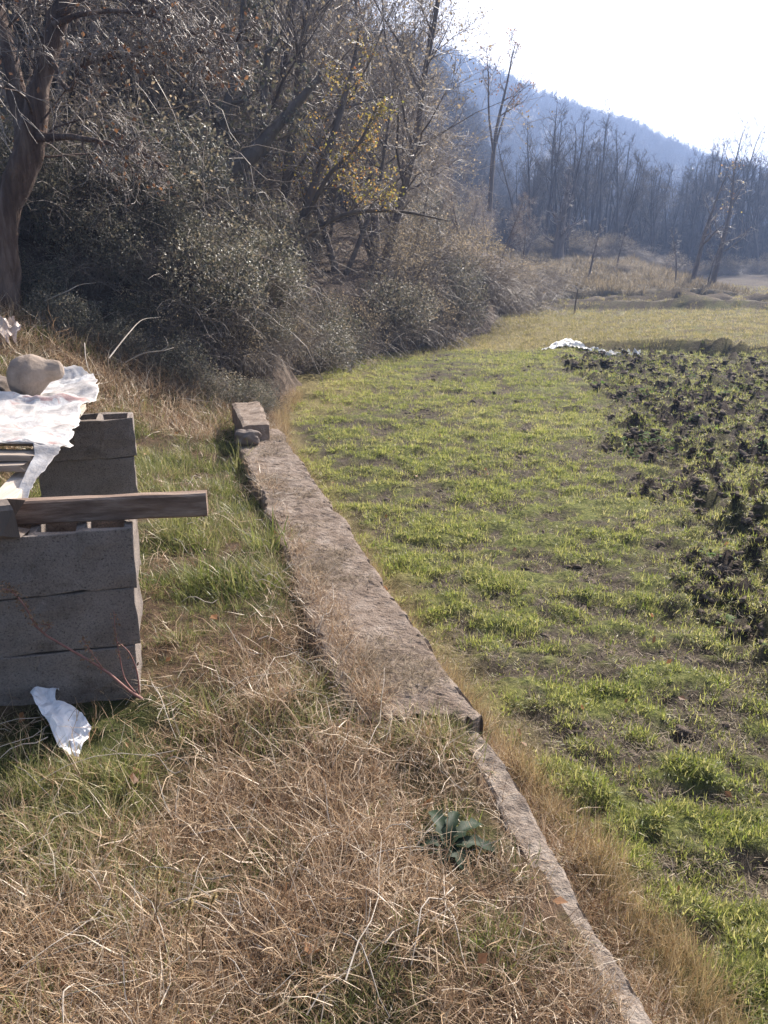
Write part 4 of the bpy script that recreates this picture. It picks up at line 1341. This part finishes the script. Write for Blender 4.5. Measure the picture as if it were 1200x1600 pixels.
gz = float(field_z(np.array([6.5]), np.array([26.0]))[0])
px = aty(897, 497, 26.0)
gz = float(field_z(np.array([px[0]]), np.array([26.0]))[0])
stick('marker_stick', [(px[0], 26, gz - .1), (px[0] + .01, 26, gz + .3), (px[0] + .06, 26, gz + .75)], .03, .02, M['bark'], 'thin upright stick in the far yellowish meadow', 'stick',
      [[(px[0] + .05, 26, gz + .62), (px[0] - .15, 26, gz + .68), (px[0] - .4, 26, gz + .66)], [(px[0] + .05, 26, gz + .62), (px[0] + .2, 26, gz + .63)]])
S = lambda *q: [aty(u, v, Y) for u, v, Y in q]
stick('fallen_branch', S((196, 566, 7.9), (225, 552, 7.85), (255, 548, 7.9), (272, 543, 8.0)), 0.0084, 0.0032, M['pale_stick'], 'pale barkless branch lying flat against the bramble leaves above the brown bank', 'branch', [S((252, 548, 7.9), (262, 540, 7.9), (259, 528, 7.95))])
stick('fallen_branch', S((170, 560, 7.2), (200, 522, 7.6), (222, 500, 8.0), (248, 496, 8.2)), 0.0072, 0.0023, M['pale_stick'], 'pale bent branch slanting up out of the brambles behind the far block stack', 'branch')
stick('fallen_branch', S((70, 470, 8.3), (105, 455, 8.3), (125, 445, 8.4), (150, 442, 8.5)), 0.0078, 0.0023, M['pale_stick'], 'pale branch right of the foot of the reddish tree', 'branch')
stick('fallen_branch', S((132, 536, 6.6), (134, 560, 6.4), (141, 582, 6.2), (160, 586, 6.2)), 0.0048, 0.0018, M['pale_stick'], 'thin bent pale stick on the brown bank right of the boulder', 'branch')
stick('fallen_branch', S((235, 618, 8.0), (280, 622, 8.0), (330, 628, 8.1)), 0.0060, 0.0023, M['pale_stick'], 'straight pale stick at the lower edge of the brambles', 'branch')


# -- dry weed beside the near stack
def dry_weed():
    base = np.array(at(222, 1098, .0)); base[1] -= .06
    root = empty('dry_weed', tuple(base))
    st = [S((222, 1092, 2.36), (200, 1078, 2.35), (165, 1048, 2.34), (110, 1015, 2.33), (62, 985, 2.31), (42, 952, 2.30), (20, 925, 2.29), (2, 920, 2.28)),
          S((215, 1086, 2.36), (195, 1060, 2.37), (186, 1020, 2.38), (180, 985, 2.39), (178, 955, 2.39)), S((218, 1084, 2.37), (214, 1050, 2.38), (202, 1020, 2.38), (184, 1003, 2.38)),
          S((162, 1046, 2.34), (150, 1030, 2.33), (135, 1008, 2.32), (128, 998, 2.32)), S((68, 990, 2.31), (78, 978, 2.31), (72, 976, 2.31), (60, 976, 2.31))]
    L = [(smooth_line(np.array(p) - base, 16), np.linspace(a, b, 16), 6) for p, (a, b) in zip(st, [(.0055, .002), (.003, .0013), (.003, .0013), (.0025, .001), (.0018, .001)])]
    V, F = tubes(L); mesh_np('stem', V, F, M['stalk'], parent=root)
    r = np.random.default_rng(3)
    for p, a, b, k, w in ((st[0], .62, 1.0, 170, .009), (st[1], .5, 1.0, 70, .005), (st[3], .3, 1.0, 45, .006), (st[4], .3, 1, 40, .006), (st[2], .4, 1, 25, .004), (st[0], .30, .38, 30, .008)):
        q = smooth_line(np.array(p) - base, 60)[int(a * 59):int(b * 59) + 1]
        pts = q[r.integers(0, len(q), k)] + r.normal(0, w, (k, 3))
        V, F = leaf_quads(pts, .011, r, 0, 1, .002, .6)
        tag(mesh_np('seed_head', V, F, M['seed'], False, parent=root), kind='stuff')
    tag(root, 'dry pinkish weed stalk leaning left across the near block stack', 'weed')


dry_weed()


# -- the dark rosette by the wall
def rosette():
    c = np.array(at(700, 1318, .03)); c[2] = float(terrace_z(np.array([c[0]]), np.array([c[1]]))[0]) + .04
    root = empty('thistle_rosette', tuple(c))
    r = np.random.default_rng(8)
    for az, L, el, w in ((1.85, .13, .75, .05), (.75, .15, .55, .045), (.15, .16, .30, .05), (2.7, .13, .35, .04), (3.5, .13, .25, .045), (4.3, .10, .15, .045), (5.4, .11, .15, .05), (1.3, .11, .9, .04), (3.1, .10, .5, .035)):
        n = 12; V = []; e = el; p = np.zeros(3); el *= .75; L *= 1.12; w *= .85
        for i in range(n):
            t = i / (n - 1); d = np.array([math.cos(az) * math.cos(e), math.sin(az) * math.cos(e), math.sin(e)])
            if i: p = p + d * L / (n - 1)
            e -= .12; sd = np.array([-math.sin(az), math.cos(az), 0])
            ww = w * (math.sin(math.pi * min(1, .10 + .86 * t)) ** .6) * (1 + .28 * math.sin(i * 2.6)) / 2
            lift = .35 + .2 * math.sin(i * 1.7)
            V += [p - sd * ww + np.array([0, 0, ww * lift]), p - sd * ww * .5 + np.array([0, 0, ww * .1]), p, p + sd * ww * .5 + np.array([0, 0, ww * .1]), p + sd * ww + np.array([0, 0, ww * lift])]
        o = mesh_np('leaf', np.array(V), grid_faces(n, 5), M['thistle_leaf'], parent=root)
    tag(root, 'dark grey-green broad-leaved rosette in the brown grass beside the narrow wall', 'plant')


rosette()


# -- foxtail grass heads in the foreground
for u, v, lean, lab in ((247, 1448, .1, 'bristly foxtail head standing alone in the foreground straw'), (291, 1500, .15, 'left one of a pair of touching foxtail heads in the foreground straw'), (312, 1492, .3, 'right leaning one of a pair of touching foxtail heads in the foreground straw')):
    g = np.array(at(u, v, .02)); g[2] = float(terrace_z(g[:1], g[1:2])[0])
    root = empty('foxtail_grass', tuple(g))
    top = np.array([lean * .12, 0, .17])
    ln = smooth_line([(0, 0, -.02), top * .5 + np.array([-.005, 0, 0]), top], 8)
    V, F = tubes([(ln, np.linspace(.0013, .0009, 8), 4)]); mesh_np('stem', V, F, M['tan_grass'], parent=root)
    r = np.random.default_rng(u)
    t = r.uniform(0, 1, 260); ax = top[None] + np.outer(t, unit(top + np.array([lean * .1, 0, 0])) * .035)
    d = r.normal(0, 1, (260, 3)); d[:, 2] = np.abs(d[:, 2]) + .4; d /= np.linalg.norm(d, axis=1, keepdims=True)
    ln_ = .011 * np.sin(np.clip(t * .85 + .12, 0, 1) * math.pi)[:, None]
    sd = np.cross(d, r.normal(0, 1, (260, 3))); sd /= np.linalg.norm(sd, axis=1, keepdims=True)
    V = np.stack([ax - sd * .0012, ax + sd * .0012, ax + d * ln_], 1).reshape(-1, 3)
    tag(mesh_np('seed_head', V, np.arange(780).reshape(-1, 3), M['gold_seed'], False, parent=root, attrs={'tone': ('FLOAT', np.repeat(r.uniform(.5, 1, 260), 3))}), kind='stuff')
    tag(root, lab, 'grass head')

# ------------------------------------------------------------------ ground cover (nobody could count it)
def polar(n, r0, r1, a0, a1, p=1.0, r=R):
    """points whose density falls off with distance from the camera"""
    q = r.uniform(0, 1, n)
    e = 2 - p
    rr = (r0 ** e + (r1 ** e - r0 ** e) * q) ** (1 / e)
    a = r.uniform(a0, a1, n)
    return rr * np.sin(a), rr * np.cos(a), rr


def grass_terrace():
    rg = np.random.default_rng(1001)
    x, y, rr = polar(36000, .9, 11, -.75, .55, 1.3, rg)
    ye = rg.uniform(2.06, 2.20, 90); xe = wx(ye) - rg.uniform(.1, .5, 90)
    x = np.concatenate([x, xe]); y = np.concatenate([y, ye]); rr = np.hypot(x, y)
    s = wx(y) - x
    onl = (s > -.01) & (s < .40) & (y > 2.27) & (y < 6.95)
    g = fbm(x * 1.7, y * 1.7, 55, 3) - .5
    green = (sstep(y, 1.7, 3.0) * (1 - sstep(y, 5.6, 7.2)) * .66 + .27 + .26 * sstep(-x, .3, .8) * sstep(y, 1.4, 1.9)) + g * 1.9
    blk = ((x > -1.60) & (x < -.88) & (np.abs(y - 2.54 - (x + .9) * .25) < .15)) | ((x > -2.0) & (x < -1.42) & (np.abs(y - 4.3 - (x + 1.42) * .3) < .15))
    cover = fbm(x * 2.6, y * 2.6, 88, 3)
    keep = (s > .06) & ~blk & ~(((x - .17) ** 2 + (y - 1.70) ** 2 < .09 ** 2)) & ~((y < 2.27) & (s < .15) & (s - .05 < .10 * sstep(fbm(x * 3, y * 5, 23, 3), .45, .55) * 0 + .03))
    # on the ledge only drifts of straw
    keepl = onl & (cover * .9 + .5 * sstep(s, .10, .40) * (1 - sstep(y, 3.4, 4.2)) + .42 * sstep(s, .30, .40) > .84)
    u = rg.uniform(0, 1, len(x))
    isg = (u < np.clip(green, .04, .92)) & ~onl
    z = np.where(onl, .045, terrace_z(x, y))
    wall_top = (y < 2.27) & (s < .085)
    z = np.where(wall_top, -.015, z)
    ks = (np.where(onl, keepl, keep & (rg.uniform(0, 1, len(x)) < .30 + .9 * sstep(cover, .40, .58)))) & ~isg
    ks &= ~(wall_top & (rg.uniform(0, 1, len(x)) < .85))
    P = np.stack([x, y, z - .008], -1)
    bank = sstep(y, 5.5, 7)
    m = ks; n = m.sum()
    src = [blades('s', M['straw'], 24, .05, .15, .0023, .06, 1.2, .5, 4, .3, .05, i) for i in range(4)] + [blades('s', M['straw'], 18, .06, .16, .0024, .05, .85, 1.2, 4, .3, 0, 10 + i) for i in range(3)] + [blades('s', M['straw'], 14, .05, .13, .0030, .07, 1.35, .2, 3, .3, .04, 20 + i) for i in range(2)]
    scl = rg.uniform(.7, 1.35, n) * (.65 + .20 * rr[m] ** .6) * np.where(onl[m], .8, 1)
    scl = scl * (1 - .4 * (1 - sstep(s[m], .06, .22)) * (y[m] < 2.3))
    scl = np.stack([scl, scl, scl * (1 - .5 * sstep(y[m], 4, 6.2))], -1)
    scatter('dry_grass', P[m], rots(n, .22, rg), scl, rg.integers(0, len(src), n), src)
    m = isg & keep; n = m.sum()
    src = [blades('g', M['green_grass'], 20, .03, .10, .0040, .045, .5, .7, 3, .2, 0, 30 + i) for i in range(4)] + [blades('g', M['green_grass'], 14, .08, .17, .0032, .04, .45, .9, 4, .2, 0, 40 + i) for i in range(2)]
    tall = 1 + .9 * np.exp(-((x[m] + .62) ** 2 / .05 + (y[m] - 3.9) ** 2 / .35)) + .6 * np.exp(-((x[m] + .75) ** 2 / .06 + (y[m] - 3.2) ** 2 / .08))
    scatter('green_grass', P[m], rots(n, .2, rg), rg.uniform(.45, 1.0, n) * (.45 + 1.1 * sstep(fbm(x[m] * 3.5, y[m] * 3.5, 123, 3), .3, .7)) * tall * (.6 + .17 * rr[m] ** .6), rg.integers(0, 6, n), src)
    # dead bracken and long straw on the brown bank
    x, y, rr = polar(5200, 4.5, 11.5, -.62, -.10, .9, rg)
    d = foot_dist(x, y); zz = np.maximum(terrace_z(x, y), 0)
    k = (x < -1.55) & (d < .9) & ((zz > .12) | (y > 6.8)) & ~((x > -2.6) & (x < -1.1) & (y < 4.9))
    x, y = x[k], y[k]; n = len(x)
    src = [blades('b', M['straw'], 16, .12, .32, .005, .1, 1.25, .35, 4, .35, .06, 50 + i) for i in range(4)]
    scatter('dead_bracken', np.stack([x, y, terrace_z(x, y)], -1), rots(n, .3, rg), rg.uniform(.6, 1.3, n), rg.integers(0, 4, n), src)
    yy = 2.4 + 4.3 * rg.uniform(0, 1, 2600) ** 1.4; of = rg.uniform(.01, .38, 2600); xx = wx(yy) - of
    k = fbm(xx * 3.5, yy * 3.5, 29, 3) + .25 * (of / .38 - .5) + rg.normal(0, .06, 2600) > .5; xx, yy = xx[k], yy[k]; n = len(xx)
    src = [blades('t', M['dead_blade'], 12, .015, .06, .0022, .05, 1.5, .05, 2, .3, .006, 160 + i) for i in range(3)]
    for i in range(2):
        o = stone('c', (0, 0, 0), (.014, .012, .007), 960 + i * 7, M['ledge'], .7, 6); COL.objects.unlink(o); src.append(o)
    scatter('ledge_litter', np.stack([xx, yy, np.full(n, .056)], -1), rots(n, .08, rg), rg.uniform(.5, 1.3, n), rg.choice(5, n, p=[.3, .3, .3, .05, .05]), src)
    # long loose stalks lying on everything
    L = []
    for _ in range(190):
        xx, yy, r_ = polar(1, 1.0, 5.5, -.5, .42, 1.3, rg)
        xx, yy = float(xx[0]), float(yy[0])
        if float(wx(np.array([yy]))[0]) - xx < .32: continue
        a = rg.uniform(0, 6.28); ln = rg.uniform(.12, .42); pts = []
        z0 = .03 + rg.uniform(0, .05); bend = rg.normal(0, .25)
        for j in range(6):
            gz_ = float(terrace_z(np.array([xx]), np.array([yy]))[0])
            s_ = float(wx(np.array([yy]))[0]) - xx
            if 0 < s_ < .42 and yy > 2.25: gz_ = .05
            pts.append((xx, yy, gz_ + z0 + .02 * math.sin(j * 1.3 + a)))
            xx += math.cos(a) * ln / 5; yy += math.sin(a) * ln / 5; a += bend / 3 + rg.normal(0, .12)
        L.append((np.array(pts), np.linspace(rg.uniform(.0014, .0026), .001, 6), 4))
    V, F = tubes(L)
    tag(mesh_np('loose_stalks', V, F, M['pale_stick']), kind='stuff')
    # fallen leaves
    x, y, rr = polar(90, 1.2, 8, -.5, .5, 1.3, rg)
    s = wx(y) - x; z = np.where(s > 0, terrace_z(x, y) + .05, field_z(x, y) + .05)
    V, F = leaf_quads(np.stack([x, y, z], -1), .035, rg, 2.0, 1, .01, .8)
    leaf_mesh('fallen_leaves', V, F, M['brown_leaf'])


def grass_field():
    rg = np.random.default_rng(2002)
    # tan fringe along the wall's foot
    n = 4200
    y = .7 + 9.5 * rg.uniform(0, 1, n) ** 1.8; width = np.interp(y, [0, 1.5, 2.4, 4, 7, 10], [.42, .36, .20, .12, .12, .45])
    o_ = rg.uniform(0, 1, n) * width; x = wx(y) + .015 + o_
    f = o_ / width
    z = field_z(x, y)
    k = rg.uniform(0, 1, n) < .9
    P = np.stack([x, y, z - .01], -1)[k]; f = f[k]; n = len(P); rr = np.hypot(P[:, 0], P[:, 1])
    src = [blades('f', M['tan_grass'], 16, .10, .24, .0026, .045, .35, .5, 4, .2, 0, 60 + i) for i in range(4)] + [blades('f', M['straw'], 18, .07, .17, .003, .06, 1.0, .5, 4, .3, .03, 70 + i) for i in range(4)]
    idx = np.where(rg.uniform(0, 1, n) < sstep(f, .35, .75) * .85, rg.integers(0, 4, n), rg.integers(4, 8, n))
    scl = rg.uniform(.55, 1.15, n) * (.6 + .25 * np.minimum(rr, 4) ** .5) * np.where(idx < 4, .78 - .2 * np.abs(f - .7), .9)
    scatter('fringe_grass', P, rots(n, .18, rg), scl, idx, src)
    # the green field
    x, y, rr = polar(125000, 1.2, 18.5, -.12, .60, 1.25, rg)
    plough, beyond, yell, far, dys = field_zones(x, y)
    t = tuss(x, y); wid = np.interp(y, [0, 1.5, 2.4, 4, 7, 10], [.42, .36, .22, .10, .10, .3])
    s = x - wx(y)
    dens = (1 - plough) * sstep(t + .75 * (fbm(x * 12, y * 16, 58, 2) - .5), .47, .57) * (.92 - .75 * sstep(fbm(x * .9, y * 1.3, 66, 3), .50, .66)) + plough * .85 * sstep(fbm(x * 3.2, y * 4.2, 33, 3) + .2 * clod(x, y), .50, .62)
    dens = dens * (1 - beyond)
    k = (s > wid) & (foot_dist(x, y) < -.15) & (rg.uniform(0, 1, len(x)) < dens)
    x, y, rr, plough = x[k], y[k], rr[k], plough[k]; n = len(x)
    src = [blades('m', M['field_grass'], 14, .012, .034, .0038, .035, .85, .6, 3, .25, 0, 80 + i) for i in range(5)] + [blades('m', M['field_grass'], 12, .025, .065, .0034, .04, .6, .7, 3, .2, 0, 90 + i) for i in range(2)]
    idx = rg.choice(7, n, p=[.17, .17, .17, .17, .16, .08, .08])
    scatter('field_grass', np.stack([x, y, field_z(x, y) - .006], -1), rots(n, .2, rg), rg.uniform(.5, 1.15, n) * (.60 + .28 * rr ** .5), idx, src)
    # bright broad weeds in the ploughed strip
    x, y, rr = polar(7000, 2, 15.5, .15, .58, 1.1, rg)
    plough, *_ = field_zones(x, y)
    patch = fbm(x * .8, y * .8, 99, 3)
    k = (plough > .6) & (rg.uniform(0, 1, len(x)) < .02 + .5 * sstep(patch, .58, .70) * sstep(y, 4, 6.5))
    x, y = x[k], y[k]; n = len(x)
    scatter('field_weeds', np.stack([x, y, field_z(x, y)], -1), rots(n, .2, rg), rg.uniform(.6, 1.3, n), rg.integers(0, 3, n), [broad_leaves('w', M['weed_leaf'], 10, .055, .024, 110 + i) for i in range(3)])
    # soil clods
    x, y, rr = polar(26000, 2, 17, .0, .58, 1.1, rg)
    plough, *_ = field_zones(x, y); t = tuss(x, y)
    k = ((plough > .5) & (rg.uniform(0, 1, len(x)) < .8)) | ((plough < .5) & (t < .43) & (rg.uniform(0, 1, len(x)) < .3)); k &= (x - wx(y)) > .4
    x, y, rr = x[k], y[k], rr[k]; n = len(x)
    src = []
    for i in range(4):
        o = stone('c', (0, 0, 0), (.12, .09, .05), 900 + i * 7, M['clod'], .8, 10)
        COL.objects.unlink(o); src.append(o)
    scatter('soil_clods', np.stack([x, y, field_z(x, y) - .008], -1), rots(n, .35, rg), rg.uniform(.15, .78, n) ** 1.8 * (.7 + .06 * rr), rg.integers(0, 4, n), src)
    # dead blades and crumbs lying on the bare soil
    x, y, rr = polar(26000, 1.2, 13, -.05, .60, 1.3, rg)
    plough, beyond, *_ = field_zones(x, y); t = tuss(x, y); s = x - wx(y)
    k = (s > .12) & (beyond < .5) & (foot_dist(x, y) < -.15) & ((t < .50) | (plough > .5)) & (rg.uniform(0, 1, len(x)) < .75 - .45 * plough)
    x, y, rr = x[k], y[k], rr[k]; n = len(x)
    src = [blades('l', M['dead_blade'], 8, .02, .06, .0022, .05, 1.45, .1, 2, .3, .008, 140 + i) for i in range(3)] + [blades('l', M['field_grass'], 8, .01, .03, .003, .05, 1.0, .4, 2, .3, 0, 150 + i) for i in range(2)]
    scatter('field_litter', np.stack([x, y, field_z(x, y) + .002], -1), rots(n, .15, rg), rg.uniform(.6, 1.2, n) * (.75 + .2 * rr ** .5), rg.integers(0, 5, n), src)
    # the meadow beyond and the mound
    x, y, rr = polar(16000, 15.5, 58, -.05, .62, 1.5, rg)
    plough, beyond, yell, far, dys = field_zones(x, y)
    mz = mound_z(x, y); fz = field_z(x, y); onm = mz > fz
    d = foot_dist(x, y)
    k = ((beyond > .5) & (d < -.1) & (rg.uniform(0, 1, len(x)) < np.where(yell > .5, .95, .5))) | (onm & (rg.uniform(0, 1, len(x)) < .95))
    x, y, rr, z = x[k], y[k], rr[k], np.maximum(mz, fz)[k]; n = len(x)
    src = [blades('d', M['meadow_grass'], 16, .05, .13, .008, .10, .6, .6, 2, .2, 0, 120 + i) for i in range(4)]
    om = onm[k]; q = ~om; n = q.sum()
    scatter('meadow_grass', np.stack([x, y, z - .01], -1)[q], rots(n, .15, rg), rg.uniform(.6, 1.3, n) * (.5 + .028 * rr[q]), rg.integers(0, 4, n), src)
    src = [blades('e', M['mound_grass'], 18, .08, .30, .014, .16, .6, .7, 3, .2, 0, 130 + i) for i in range(4)]
    n = om.sum()
    scatter('mound_grass', np.stack([x, y, z - .01], -1)[om], rots(n, .25, rg), rg.uniform(.5, 2.0, n), rg.integers(0, 4, n), src)


M['clod'] = rough_mat('clod', [(0.3, (0.06, 0.046, 0.037)), (0.7, (0.19, 0.15, 0.122))], 20, 0.95, 0.6, 0.01, spec=.15)
grass_terrace()
grass_field()
